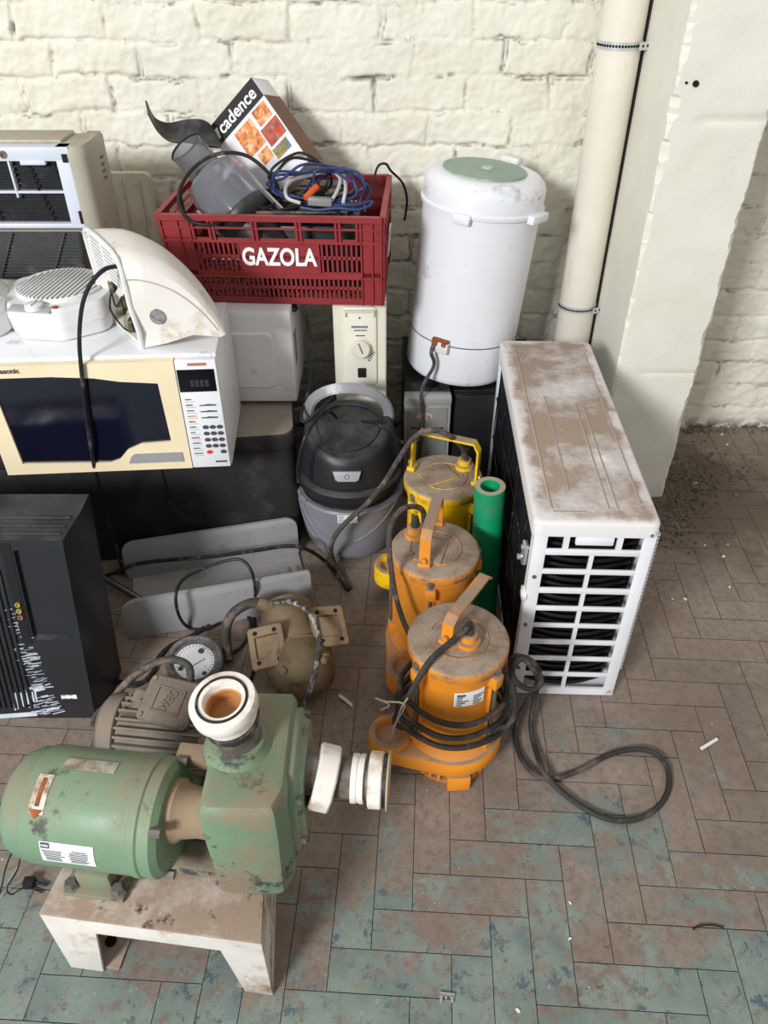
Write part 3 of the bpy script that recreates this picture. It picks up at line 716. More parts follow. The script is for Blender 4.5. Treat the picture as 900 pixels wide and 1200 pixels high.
# ------------------------------------------------------------------ submersible pumps
def pump(name_label, x, y, yaw, body, handle, gland, lid_z=0.362, plate=False, hook=False):
    loc = (x, y, 0); M = T(loc) @ RZ(yaw)
    t = thing('submersible_pump', loc, name_label, 'pump', 'submersible pumps standing in a line')
    dust = (140, 124, 108)
    pm = mat('pump_enamel_'+str(len(bpy.data.materials)), body, 0.42, var=0.06, vs=6, dirt=(176, 120, 72), da=0.68, ds=13, dust=dust, dusta=0.42, dusts=7, dirt2=(96, 70, 44), da2=0.68, ds2=26)
    lm = mat('dust_covered_lid_'+str(len(bpy.data.materials)), body, 0.5, var=0.06, dust=(154, 138, 123), dusta=0.33, dusts=9, bump=0.35, bs=70)
    lq = lm.node_tree; bs_ = lq.nodes['Principled BSDF']; src = bs_.inputs['Base Color'].links[0].from_socket
    tx = lq.nodes.new('ShaderNodeTexCoord'); nz_ = lq.nodes.new('ShaderNodeTexNoise'); nz_.inputs['Scale'].default_value = 16; nz_.inputs['Detail'].default_value = 10; nz_.inputs['Roughness'].default_value = 0.75; lq.links.new(tx.outputs['Object'], nz_.inputs['Vector'])
    mr = lq.nodes.new('ShaderNodeMapRange'); mr.inputs[1].default_value = 0.48; mr.inputs[2].default_value = 0.64; lq.links.new(nz_.outputs['Fac'], mr.inputs[0])
    mx = lq.nodes.new('ShaderNodeMix'); mx.data_type = 'RGBA'; mx.inputs[7].default_value = (*lin((124, 104, 86)), 1); lq.links.new(mr.outputs[0], mx.inputs[0]); lq.links.new(src, mx.inputs[6]); lq.links.new(mx.outputs[2], bs_.inputs['Base Color'])
    # volute base with round outlet at the left
    b = MB(M)
    ol = []
    for k in range(40):
        a = 2*PI*k/40; r = 0.112
        ol.append(Vector((r*math.cos(a), r*math.sin(a))))
    P = Vector((-0.135, -0.035))
    hull = []
    d = P.normalized(); nrm = Vector((-d.y, d.x))
    for k in range(41):            # big arc
        a = math.atan2(d.y, d.x)+math.radians(62)+math.radians(236)*k/40
        hull.append((0.112*math.cos(a), 0.112*math.sin(a)))
    for k in range(17):            # round end about the outlet
        a = math.atan2(d.y, d.x)-math.radians(82)+math.radians(164)*k/16
        hull.append((P.x+0.047*math.cos(a), P.y+0.047*math.sin(a)))
    def sc(f, z): return [(q[0]*f, q[1]*f, z) for q in hull]
    b.loft([sc(0.95, 0.042), sc(1.0, 0.050), sc(1.0, 0.078), sc(0.97, 0.086), sc(0.9, 0.09)])
    vol = b.build('volute', pm, t)
    s = MB(M)
    for k in range(30):
        a = 2*PI*k/30
        s.box((0.092*math.cos(a), 0.092*math.sin(a), 0.024), (0.010, 0.008, 0.046), 0.0015, rot=RZ(math.degrees(a)))
    s.solid([(0.094, 0.0), (0.096, 0.003), (0.096, 0.007), (0.09, 0.008)], 40)
    s.box((0.012, -0.100, 0.024), (0.05, 0.030, 0.048), 0.005, rot=RZ(4)); s.build('strainer', pm, t)
    co = MB(M); co.solid([(0.072, 0.005), (0.072, 0.046)], 24); co.build('strainer_core', MT['dark'], t)
    o = MB(M @ T((P.x, P.y, 0)))
    o.lathe([(0.046, 0.05), (0.047, 0.098), (0.045, 0.103), (0.040, 0.105), (0.033, 0.104), (0.031, 0.100), (0.028, 0.085), (0.0, 0.08)], 36); o.build('outlet_port', pm, vol)
    # barrel, skirt and lugs
    r = 0.090
    c = MB(M); c.lathe([(0.104, 0.084), (0.100, 0.094), (0.092, 0.102), (r, 0.115), (r, 0.30), (0.094, 0.318), (0.097, 0.332), (0.097, lid_z-0.026), (0.0, lid_z-0.025)], 56); bar = c.build('barrel', pm, t)
    for k in range(4):
        a = math.radians(40+90*k+(6 if k % 2 else -6)); ca, sa = math.cos(a), math.sin(a)
        l = MB(M @ RZ(math.degrees(a)))
        l.box((r+0.006, 0, 0.312), (0.026, 0.026, 0.034), 0.005); l.box((r+0.004, 0, 0.12), (0.024, 0.03, 0.036), 0.005)
        l.box((r+0.002, 0.006, 0.21), (0.009, 0.005, 0.16), 0.001); l.box((r+0.002, -0.006, 0.21), (0.009, 0.005, 0.16), 0.001)
        lug = l.build('tie_lug', pm, bar)
        q = MB(M @ RZ(math.degrees(a))); q.cyl((r+0.010, 0, 0.11), (r+0.010, 0, 0.335), 0.0038, 8); q.lathe([(0.0, 0.356), (0.007, 0.355), (0.0085, 0.351), (0.0085, 0.344), (0.0, 0.344)], 6, T((r+0.010, 0, -0.006))); q.build('tie_bolt', MT['steel'], lug)
    # lid
    h = MB(M)
    h.lathe([(0.100, lid_z-0.026), (0.1015, lid_z-0.024), (0.1015, lid_z-0.006), (0.099, lid_z-0.002), (0.094, lid_z), (0.0, lid_z)], 56)
    lid = h.build('lid', lm, t)
    rb = MB(M)
    rb.lathe([(0.060, lid_z-0.001), (0.060, lid_z+0.0025), (0.056, lid_z+0.0025), (0.056, lid_z-0.001)], 40)
    rb.box((-0.015, 0.0, lid_z+0.002), (0.085, 0.062, 0.006), 0.002, rot=RZ(25)); rb.build('lid_boss', lm, lid)
    # strap handle
    hx, hy, ha, hh, hl = handle
    hd = Vector((math.cos(math.radians(ha)), math.sin(math.radians(ha)), 0)); wd = Vector((-hd.y, hd.x, 0)); c0 = Vector((hx, hy, lid_z))
    hs = MB(M)
    q = [c0-hd*hl/2, c0-hd*hl/2+Vector((0, 0, hh*0.82))+hd*0.004, c0-hd*(hl/2-0.02)+Vector((0, 0, hh)), c0+hd*(hl/2-0.012)+Vector((0, 0, hh)), c0+hd*hl/2+Vector((0, 0, hh*0.82))]
    if not hook: q.append(c0+hd*hl/2)
    hs.strap(q, 0.024, 0.0055, wd)
    hs.build('lift_handle', pm, t, ang=25)
    for e in ((-1,) if hook else (-1, 1)):
        hb = MB(M); pz = c0+hd*(e*hl/2); hb.box(pz+Vector((0, 0, 0.006)), (0.022, 0.03, 0.014), 0.004, rot=RZ(ha))
        hb.cyl(pz+hd*e*0.004+Vector((0, 0, 0.02)), pz+hd*e*0.010+Vector((0, 0, 0.02)), 0.006, 6)
        hb.build('handle_foot', pm, lid)
    # cable gland
    gx, gy = gland
    g = MB(M @ T((gx, gy, lid_z)))
    g.lathe([(0.024, -0.002), (0.024, 0.010), (0.017, 0.012), (0.017, 0.026), (0.014, 0.028), (0.0, 0.028)], 16); gl = g.build('cable_gland', pm, lid)
    g2 = MB(M @ T((gx, gy, lid_z))); g2.lathe([(0.0105, 0.026), (0.0095, 0.045), (0.007, 0.055), (0.0, 0.055)], 14); g2.build('gland_sleeve', MT['grey_rubber'], gl)
    if plate:
        pb = MB(M); gr = []
        for i in range(9):
            a = math.radians(-97+38*(i/8)); row = []
            for zz in (0.262, 0.302): row.append(((r+0.0035)*math.cos(a), (r+0.0035)*math.sin(a), zz+0.004*(i/8)))
            gr.append(row)
        pb.shell(gr, 0.0016); pl = pb.build('rating_plate', MT['paper'], t)
        pi = MB(M); rr = random.Random(9)
        for k in range(6):
            for a0 in (-94, -74):
                zz = 0.296-k*0.0058; L = rr.uniform(6, 15)
                if k == 0 and a0 > -80: continue
                for q in range(int(L)):
                    a = math.radians(a0+q+1); pi.box(((r+0.0046)*math.cos(a), (r+0.0046)*math.sin(a), zz+0.004*((a0+q+97)/38)), (0.0006, 0.0018, 0.002 if k else 0.005), rot=RZ(math.degrees(a)))
        pi.build('printed_lines', MT['ink'], pl)
    return t
OR1 = (222, 138, 36); OR2 = (222, 142, 50); YE = (236, 190, 20)
pump('yellow submersible pump with arched handle, farthest from the stand in the line of pumps', 0.152, 1.595, 4, YE, (0.0, 0.0, -26, 0.118, 0.172), (0.058, 0.035))
pump('orange submersible pump standing between the yellow pump and the nearest orange pump', 0.116, 1.315, 48, OR2, (0.004, 0.016, 28, 0.085, 0.15), (0.003, 0.063))
pump('orange submersible pump with coiled cable and white rating plate, nearest of the line', 0.148, 1.045, 0, OR1, (0.020, 0.052, 57, 0.062, 0.165), (0.018, -0.015), plate=True, hook=True)

# green tube
def green_tube():
    p = MB(T((0.266, 1.467, 0.001)) @ RX(1.5) @ RY(-2.2))
    p.lathe([(0.037, 0.0), (0.037, 0.43), (0.036, 0.432), (0.0235, 0.432), (0.0225, 0.43), (0.0225, 0.0), (0.037, 0.0)], 40)
    o = p.build('plastic_tube', mat('green_plastic', (16, 142, 92), 0.38, var=0.06, dirt=(60, 120, 95), da=0.6, ds=6, dust=(160, 150, 130), dusta=0.4))
    tag(o, 'thick walled green plastic tube standing upright between the pumps and the white unit', 'tube')
green_tube()

# ------------------------------------------------------------------ black upholstered chest under the microwaves
CHM = T((-0.245, 1.742, 0)) @ RZ(7)          # front right corner, x runs left (negative), y back
def make_chest():
    t = thing('storage_chest', (-0.7, 1.9, 0), 'large black leatherette chest on the floor carrying both microwaves', 'chest')
    m = mat('black_leatherette', (42, 40, 41), 0.5, var=0.2, vs=4, dust=(152, 142, 132), dusta=0.36, dusts=5, dirt=(66, 62, 60), da=0.62, ds=5, bump=0.25, bs=35)
    b = MB(CHM)
    W_, D_, H_ = 1.15, 0.62, 0.40
    rings = []
    for z, ins in ((0.0, 0.012), (0.01, 0.004), (0.03, 0.0), (0.2, -0.006), (0.335, 0.0), (0.345, 0.006)):
        rings.append([(-W_/2+x*(1-ins), D_/2+y*(1-ins*1.6), z) for x, y in rrect(W_, D_, 0.035, 5)])
    b.loft(rings); b.build('body', m, t)
    l = MB(CHM); rings = []
    for z, ins in ((0.343, 0.0), (0.350, -0.012), (0.385, -0.014), (0.397, -0.004), (0.400, 0.02)):
        rings.append([(-W_/2+x*(1-ins), D_/2+y*(1-ins*1.6), z) for x, y in rrect(W_, D_, 0.04, 5)])
    l.loft(rings); l.build('lid', m, t)
    s = MB(CHM)
    s.tube([(-0.36, -0.004, 0.33), (-0.355, -0.007, 0.2), (-0.35, -0.002, 0.02)], 0.003, 6); s.build('seam_piping', m, t)
make_chest()

# ------------------------------------------------------------------ front microwave
def make_microwave():
    M = T((-0.376, 1.571, 0.40)) @ RZ(4); Mi = M.inverted()
    t = thing('microwave_oven', (-0.62, 1.71, 0.40), 'microwave oven with yellowed door frame and dark window, on the front of the black chest', 'microwave')
    Wd, D, H = 0.535, 0.285, 0.318
    n = M.to_3x3() @ Vector((0, -1, 0)); P0 = M @ Vector((0, -0.018, 0))
    def L(px, py):
        q = Mi @ onplane(px, py, P0, n); return (q.x, q.z)
    c = MB(M); c.bx(-Wd, 0, 0.0, D, 0.012, H, 0.006); c.build('cabinet', mat('white_enamel_sheet', (226, 228, 232), 0.35, var=0.02, dirt=(150, 146, 142), da=0.66, ds=9, dirt2=(160, 150, 140), da2=0.7, ds2=18), t)
    for x in (-Wd+0.05, -0.05):
        for y in (0.03, D-0.04): MB(M).cyl((x, y, 0.0), (x, y, 0.014), 0.014, 14).build('foot', MT['black_plastic'], t)
    # door with a shaped window opening
    xr = -0.094; z0, z1 = 0.022, 0.310
    win = [L(*p) for p in ((0, 443), (60, 441.5), (110, 443), (140, 447), (185, 449), (201, 517), (166, 520), (150, 527), (141, 538), (130, 542), (27, 543.5))]
    xl, zt = L(-22, 444); win = [(max(xl, -Wd+0.035), zt)]+win[1:-1]+[(max(win[-1][0], -Wd+0.035), win[-1][1])]
    out = [(-Wd, z0), (xr, z0), (xr, z1), (-Wd, z1)]
    def inter(poly_out, poly_in, y0, y1, b):
        bm = b.bm
        def mk(p, y): return bm.verts.new(b.M @ Vector((p[0], y, p[1])))
        for y, flip in ((y0, False), (y1, True)):
            vo = [mk(p, y) for p in poly_out]; vi = [mk(p, y) for p in poly_in]
            es = [bm.edges.new((vv[i], vv[(i+1) % len(vv)])) for vv in (vo, vi) for i in range(len(vv))]
            bmesh.ops.triangle_fill(bm, edges=es, use_beauty=True)
        for poly in (poly_out, poly_in):
            b.loft([[(p[0], y0, p[1]) for p in poly], [(p[0], y1, p[1]) for p in poly]], False, False)
    cream = mat('yellowed_cream_plastic', (232, 218, 184), 0.38, var=0.03, dirt=(160, 130, 96), da=0.72, ds=12)
    d = MB(M); inter(out, win, -0.020, 0.0, d)
    bmesh.ops.remove_doubles(d.bm, verts=d.bm.verts, dist=0.00005)
    door = d.build('door', cream, t)
    w = MB(M); w.bx(-Wd+0.02, xr-0.012, -0.014, -0.001, z0+0.012, z1-0.02)
    w.build('dark_window', mat('dark_oven_glass', (17, 19, 36), 0.12, var=0.1, vs=3, spec=0.6), door)
    h = MB(M); hx0, hz0 = L(152, 543); hx1, hz1 = L(214, 529)
    h.prism([(hx0, hz0+0.002), (hx1, hz0+0.002), (hx1-0.001, hz1), (hx0+0.018, hz1), (hx0+0.008, hz1-0.008)], 0.002, frame((0, -0.0203, 0), (1, 0, 0), (0, 0, 1)))
    h.build('grip_insert', mat('grey_grip', (150, 150, 152), 0.4, var=0.03), door)
    lx, lz = L(0, 435); lettering('brand_lettering', 'Panasonic', 0.0165, M @ frame((L(23, 435)[0], -0.0204, lz), (1, 0, 0), (0, 0, 1)), MT['ink'], door, bold=0.0005, align='RIGHT')
    # control panel
    p = MB(M); p.bx(xr+0.0015, -0.001, -0.020, 0.0, z0, z1, 0.003); pan = p.build('control_panel', mat('white_panel', (226, 228, 232), 0.35, var=0.02), t)
    s = MB(M); s.bx(xr+0.004, -0.007, -0.0212, -0.018, 0.232, 0.288); s.build('display', mat('black_display', (14, 15, 22), 0.15, var=0.0), pan)
    dg = MB(M)
    for k in range(4): dg.bx(xr+0.030+k*0.011, xr+0.038+k*0.011, -0.0216, -0.021, 0.245, 0.262)
    dg.build('display_digits', mat('faint_segments', (52, 54, 62), 0.4), pan)
    st = MB(M); st.bx(xr+0.030, xr+0.072, -0.0206, -0.0195, 0.297, 0.304); st.build('red_sticker', mat('red_sticker', (190, 112, 96), 0.6), pan)
    cols = [(205, 60, 50), (60, 150, 90), (90, 90, 100), (220, 150, 60)]
    cms = [mat('print_%d' % i, c, 0.6) for i, c in enumerate(cols)]
    rr = random.Random(11)
    for i, cm in enumerate(cms):
        q = MB(M)
        for r in range(11):
            if r % 4 == i or (i == 2):
                z = 0.212-r*0.0148; q.bx(xr+0.011, xr+0.011+rr.uniform(0.010, 0.021), -0.0206, -0.0198, z-0.0014, z+0.0014)
                if i == 2: q.bx(xr+0.0105, xr+0.033, -0.0205, -0.0198, z-0.0066, z-0.0060)
        q.build('menu_lettering', cm, pan)
    k = MB(M)
    for r in range(3):
        z = 0.196-r*0.0165; k.prism([(-0.052, z-0.0016), (-0.014, z-0.0016), (-0.014, z+0.0016), (-0.034, z+0.0030), (-0.04, z+0.0012), (-0.052, z+0.0008)], 0.001, frame((0, -0.0202, 0), (1, 0, 0), (0, 0, 1)))
    k.build('program_print', MT['ink'], pan)
    for r in range(5):
        for c_ in range(3):
            if r == 4 and c_ == 1: continue
            kb = MB(M @ T((-0.046+c_*0.0165, -0.0202, 0.137-r*0.0175)) @ RX(90))
            kb.lathe([(0.0074, 0.0), (0.0074, 0.001), (0.0060, 0.0012), (0.0058, 0.0004), (0.0, 0.0004)], 16, Matrix.Diagonal((1, 0.72, 1, 1)))
            kb.build('key', cms[0] if r == 4 and c_ == 0 else MT['ink'], pan)
    b = MB(M); b.bx(-0.036, -0.008, -0.0206, -0.0198, 0.036, 0.041); b.build('model_print', MT['ink'], pan)
make_microwave()

# ------------------------------------------------------------------ second microwave, seen from behind the first
def make_microwave_back():
    t = thing('microwave_oven', (-0.41, 2.04, 0.40), 'plain white microwave cabinet with embossed panel, under the red crate', 'microwave')
    wm = mat('white_sheet_steel', (226, 226, 230), 0.4, var=0.02, dirt=(150, 145, 140), da=0.68, ds=8)
    M = T((-0.242, 1.88, 0.40))
    b = MB(M); b.bx(-0.36, 0, 0, 0.36, 0.012, 0.28, 0.008); cab = b.build('cabinet', wm, t)
    e = MB(M @ T((-0.185, 0.0, 0.14)) @ RX(90)); o = rrect(0.27, 0.17, 0.02, 5); i = rrect(0.255, 0.155, 0.016, 5)
    e.loft([[(x, y, -0.002) for x, y in o], [(x, y, 0.006) for x, y in i]]); e.build('embossed_panel', wm, cab)
    for x in (-0.31, -0.05):
        for y in (0.04, 0.32): MB(M).cyl((x, y, 0), (x, y, 0.014), 0.014, 12).build('foot', MT['black_plastic'], t)
    v = MB(M)
    for r in range(9):
        for c in range(4): v.bx(-0.001, 0.0008, 0.03+c*0.012, 0.037+c*0.012, 0.11+r*0.011, 0.115+r*0.011)
    v.build('vent_slots', MT['dark'], cab)
    g = MB(M); g.box((0.004, 0.05, 0.268), (0.016, 0.03, 0.012), 0.003); g.build('cord_grip', MT['black_plastic'], cab)
    # its cord hangs down the right side
    pts = [M @ Vector(p) for p in ((0.012, 0.05, 0.268), (0.03, 0.045, 0.262), (0.04, 0.04, 0.22), (0.042, 0.02, 0.12), (0.036, 0.0, 0.06))]+[Vector((-0.222, 1.80, 0.428)), Vector((-0.215, 1.78, 0.41)), Vector((-0.17, 1.80, 0.44)), Vector((-0.11, 1.85, 0.475)), Vector((-0.05, 1.87, 0.46))]
    MB().tube(pts, 0.0045, 8).build('power_cord', MT['black_rubber'], t)
make_microwave_back()

# ------------------------------------------------------------------ oil radiator
def make_radiator():
    t = thing('oil_radiator', (-0.066, 2.10, 0), 'cream oil filled radiator end with round dial, under the right end of the red crate', 'heater')
    cm = mat('cream_enamel', (216, 213, 196), 0.4, var=0.03, dirt=(150, 140, 120), da=0.7, ds=8)
    M = T((-0.066, 1.955, 0))
    b = MB(M); b.prism(rrect(0.145, 0.655, 0.012, 4), 0.07, frame((0, 0.07, 0.3475), (1, 0, 0), (0, 0, 1)), 0.004); p = b.build('control_box', cm, t)
    i = MB(M); o = rrect(0.092, 0.235, 0.012, 4)
    i.loft([[(x, 0.002, 0.545+z) for x, z in o], [(x, -0.005, 0.545+z) for x, z in o], [(x*0.95, -0.007, 0.545+z*0.98) for x, z in o]]); ip = i.build('control_plate', mat('pale_cream', (224, 222, 208), 0.4, var=0.02), p)
    k = MB(M @ T((0.002, -0.007, 0.545)) @ RX(90)); k.lathe([(0.030, 0.0), (0.029, 0.004), (0.026, 0.005), (0.0255, 0.016), (0.023, 0.018), (0.0, 0.018)], 30)
    kn = k.build('dial', cm, ip)
    m = MB(M @ T((0.002, -0.0245, 0.545))); m.box((0, 0, 0.006), (0.004, 0.003, 0.034), 0.001, rot=RY(-20)); m.build('dial_pointer', MT['steel'], ip)
    w = MB(M); w.box((0.004, -0.008, 0.468), (0.024, 0.004, 0.030), 0.002); w.build('switch_window', MT['dark'], ip)
    mk = MB(M)
    for j in range(5): mk.box((0.024+j*0.0035, -0.0076, 0.507+j*0.006), (0.010-j*0.001, 0.001, 0.003), rot=RY(45))
    for j in range(9): mk.bx(-0.022+j*0.005, -0.0185+j*0.005, -0.0078, -0.0068, 0.603, 0.609)
    for j in range(6): mk.bx(-0.015+j*0.006, -0.011+j*0.006, -0.0078, -0.0068, 0.594, 0.598)
    mk.bx(-0.012, 0.014, -0.0078, -0.0068, 0.579, 0.582); mk.box((0.0, -0.0076, 0.632), (0.005, 0.001, 0.005)); mk.build('dial_lettering', MT['ink'], ip)
    h = MB(M); h.box((0.0, -0.008, 0.652), (0.082, 0.014, 0.006), 0.001); h.box((-0.038, -0.008, 0.645), (0.005, 0.012, 0.016), 0.001); h.box((0.038, -0.008, 0.645), (0.005, 0.012, 0.016), 0.001); h.build('cord_bracket', cm, p)
    for j in range(6):
        f = MB(T((-0.066, 2.055+j*0.042, 0))); f.prism(rrect(0.13, 0.56, 0.03, 5), 0.012, frame((0, 0.006, 0.36), (1, 0, 0), (0, 0, 1)), 0.004); f.build('fin', cm, t)
    s = MB(M); s.cyl((0, 0.05, 0.36), (0, 0.33, 0.36), 0.02); s.build('oil_tube', cm, t)
    q = MB(M); q.bx(-0.075, 0.06, 0.02, 0.05, 0.0, 0.022, 0.004); q.build('foot', MT['black_plastic'], t)
    q = MB(M); q.bx(-0.075, 0.06, 0.30, 0.33, 0.0, 0.09, 0.004); q.build('foot', MT['black_plastic'], t)
make_radiator()

# ------------------------------------------------------------------ computer tower and black cabinet under the spin dryer
def make_pc():
    t = thing('computer_tower', (0.128, 2.18, 0), 'computer tower with silver front panel under the left of the spin dryer', 'computer')
    M = T((0.060, 1.985, 0))
    b = MB(M); b.bx(0.002, 0.138, 0.03, 0.40, 0.0, 0.372, 0.003); b.build('case', MT['black_plastic'], t)
    sm = mat('silver_plastic', (168, 168, 166), 0.38, 0.15, var=0.06, dirt=(110, 104, 98), da=0.64, ds=10)
    f = MB(M); f.bx(0.0, 0.14, 0.0, 0.032, 0.0, 0.372, 0.006); p = f.build('front_panel', sm, t)
    g = MB(M); g.bx(0.010, 0.130, -0.004, 0.004, 0.02, 0.332, 0.002); dp = g.build('front_door', mat('grey_silver', (142, 142, 140), 0.4, 0.15, var=0.08), p)
    l = MB(M); l.bx(0.0, 0.14, -0.006, 0.006, 0.344, 0.368, 0.003); l.build('top_lip', mat('bright_silver', (176, 176, 174), 0.35, 0.3, var=0.04), p)
    s = MB(M @ T((0.060, -0.0042, 0.305)) @ RX(90)); s.solid([(0.026, 0.0), (0.026, 0.001)], 28, Matrix.Diagonal((1, 0.52, 1, 1))); st = s.build('oval_sticker', mat('pink_sticker', (196, 176, 170), 0.5, dirt=(150, 80, 74), da=0.56, ds=50), p)
    d = MB(M); d.bx(0.02, 0.12, -0.0045, -0.003, 0.262, 0.266); d.bx(0.078, 0.10, -0.008, -0.003, 0.255, 0.26, 0.001); d.build('drive_slot', MT['dark'], dp)
    t2 = thing('speaker_cabinet', (0.34, 2.20, 0), 'black cabinet beside the silver fronted computer, under the spin dryer', 'cabinet')
    c = MB(); c.bx(0.208, 0.475, 2.02, 2.37, 0.0, 0.372, 0.005); c.build('cabinet', mat('black_lacquer', (20, 20, 22), 0.3, var=0.1), t2)
    e = MB(); e.bx(0.212, 0.471, 2.010, 2.022, 0.01, 0.358, 0.003); e.build('front_baffle', MT['black_plastic'], t2)
make_pc()

# ------------------------------------------------------------------ spin dryer
def make_dryer():
    M = T((0.229, 2.165, 0.389)) @ RY(4.6) @ Matrix.Diagonal((1, 1, 1.06, 1))
    t = thing('spin_dryer', (0.229, 2.165, 0.392), 'tall white cylindrical spin dryer with green lid disc, standing on the computer tower', 'spin dryer')
    wm = mat('white_enamel_drum', (228, 230, 236), 0.32, var=0.02, vs=3, dirt=(160, 142, 130), da=0.655, ds=6, dw=0.06, dirt2=(110, 92, 84), da2=0.70, ds2=24)
    b = MB(M); R = 0.160
    b.lathe([(0.0, 0.0), (0.152, 0.0), (0.157, 0.006), (R, 0.016), (R, 0.113), (R-0.0015, 0.1145), (R-0.0015, 0.1165), (R, 0.118), (R+0.001, 0.45), (R+0.001, 0.462), (0.0, 0.462)], 72)
    dr = b.build('drum', wm, t)
    s = MB(M); s.lathe([(R-0.0012, 0.1140), (R+0.0004, 0.1145), (R+0.0004, 0.1165), (R-0.0012, 0.117)], 72); s.build('seam', MT['steel'], dr)
    c = MB(M); c.lathe([(R, 0.452), (R+0.008, 0.454), (R+0.009, 0.462), (R+0.006, 0.466), (R+0.004, 0.467), (R+0.004, 0.503), (R-0.001, 0.516), (R-0.014, 0.528), (0.135, 0.532), (0.120, 0.533), (0.112, 0.531), (0.0, 0.531)], 72)
    cov = c.build('cover', wm, t)
    l = MB(M); l.lathe([(0.113, 0.530), (0.112, 0.535), (0.06, 0.537), (0.0, 0.538)], 60, T((-0.006, 0.008, 0)))
    lid = l.build('lid_disc', mat('dusty_green_translucent', (134, 158, 144), 0.4, var=0.06, dirt=(172, 180, 168), da=0.60, ds=9), t)
    n = MB(M); n.lathe([(0.018, 0.536), (0.016, 0.542), (0.010, 0.541), (0.0, 0.539)], 24, Matrix.Diagonal((1, 0.8, 1, 1))); n.build('lid_grip', mat('pale_grip', (176, 182, 172), 0.5), lid)
    # latches and hinge
    a = math.radians(246); q = MB(M @ RZ(math.degrees(a))); q.box((R+0.008, 0.0, 0.452), (0.018, 0.05, 0.026), 0.006); q.cyl((R+0.014, 0.018, 0.452), (R+0.021, 0.018, 0.452), 0.006, 12); q.build('cover_latch', wm, cov)
    a = math.radians(318); q = MB(M @ RZ(math.degrees(a))); q.box((R+0.012, 0.012, 0.456), (0.024, 0.075, 0.022), 0.005); q.build('cover_latch', wm, cov)
    q = MB(M @ RZ(52)); q.box((0.128, 0.0, 0.541), (0.035, 0.055, 0.018), 0.007); q.build('lid_hinge', MT['white_plastic'], cov)
    k = MB(M)
    for a, z in ((324, 0.438), (322, 0.441)): k.cyl((R*math.cos(math.radians(a)), R*math.sin(math.radians(a)), z), ((R+0.002)*math.cos(math.radians(a)), (R+0.002)*math.sin(math.radians(a)), z), 0.004, 8)
    k.build('cover_screw', MT['dark'], dr)
    # terminal at the seam
    J = M @ RZ(242)
    j = MB(J); j.box((R+0.008, 0.004, 0.112), (0.018, 0.045, 0.034), 0.006); jn = j.build('terminal_box', MT['white_plastic'], t)
    r = MB(J); r.box((R+0.010, 0.0, 0.131), (0.014, 0.05, 0.008), 0.002); r.cyl((R+0.016, 0.014, 0.125), (R+0.022, 0.014, 0.125), 0.007, 8); r.cyl((R+0.014, -0.014, 0.124), (R+0.022, -0.014, 0.124), 0.009, 8); r.build('rusty_clamp', MT['rust'], jn)
    p = J @ Vector((R+0.020, -0.016, 0.118))
    MB().tube([p, p+Vector((-0.006, -0.012, -0.02)), p+Vector((0.003, -0.012, -0.06)), Vector((0.110, 1.974, 0.40)), Vector((0.114, 1.971, 0.30)), Vector((0.108, 1.970, 0.16)), Vector((0.10, 1.965, 0.03)), Vector((0.07, 1.93, 0.006))], 0.0055, 8).build('power_cord', MT['grey_rubber'], t)
make_dryer()

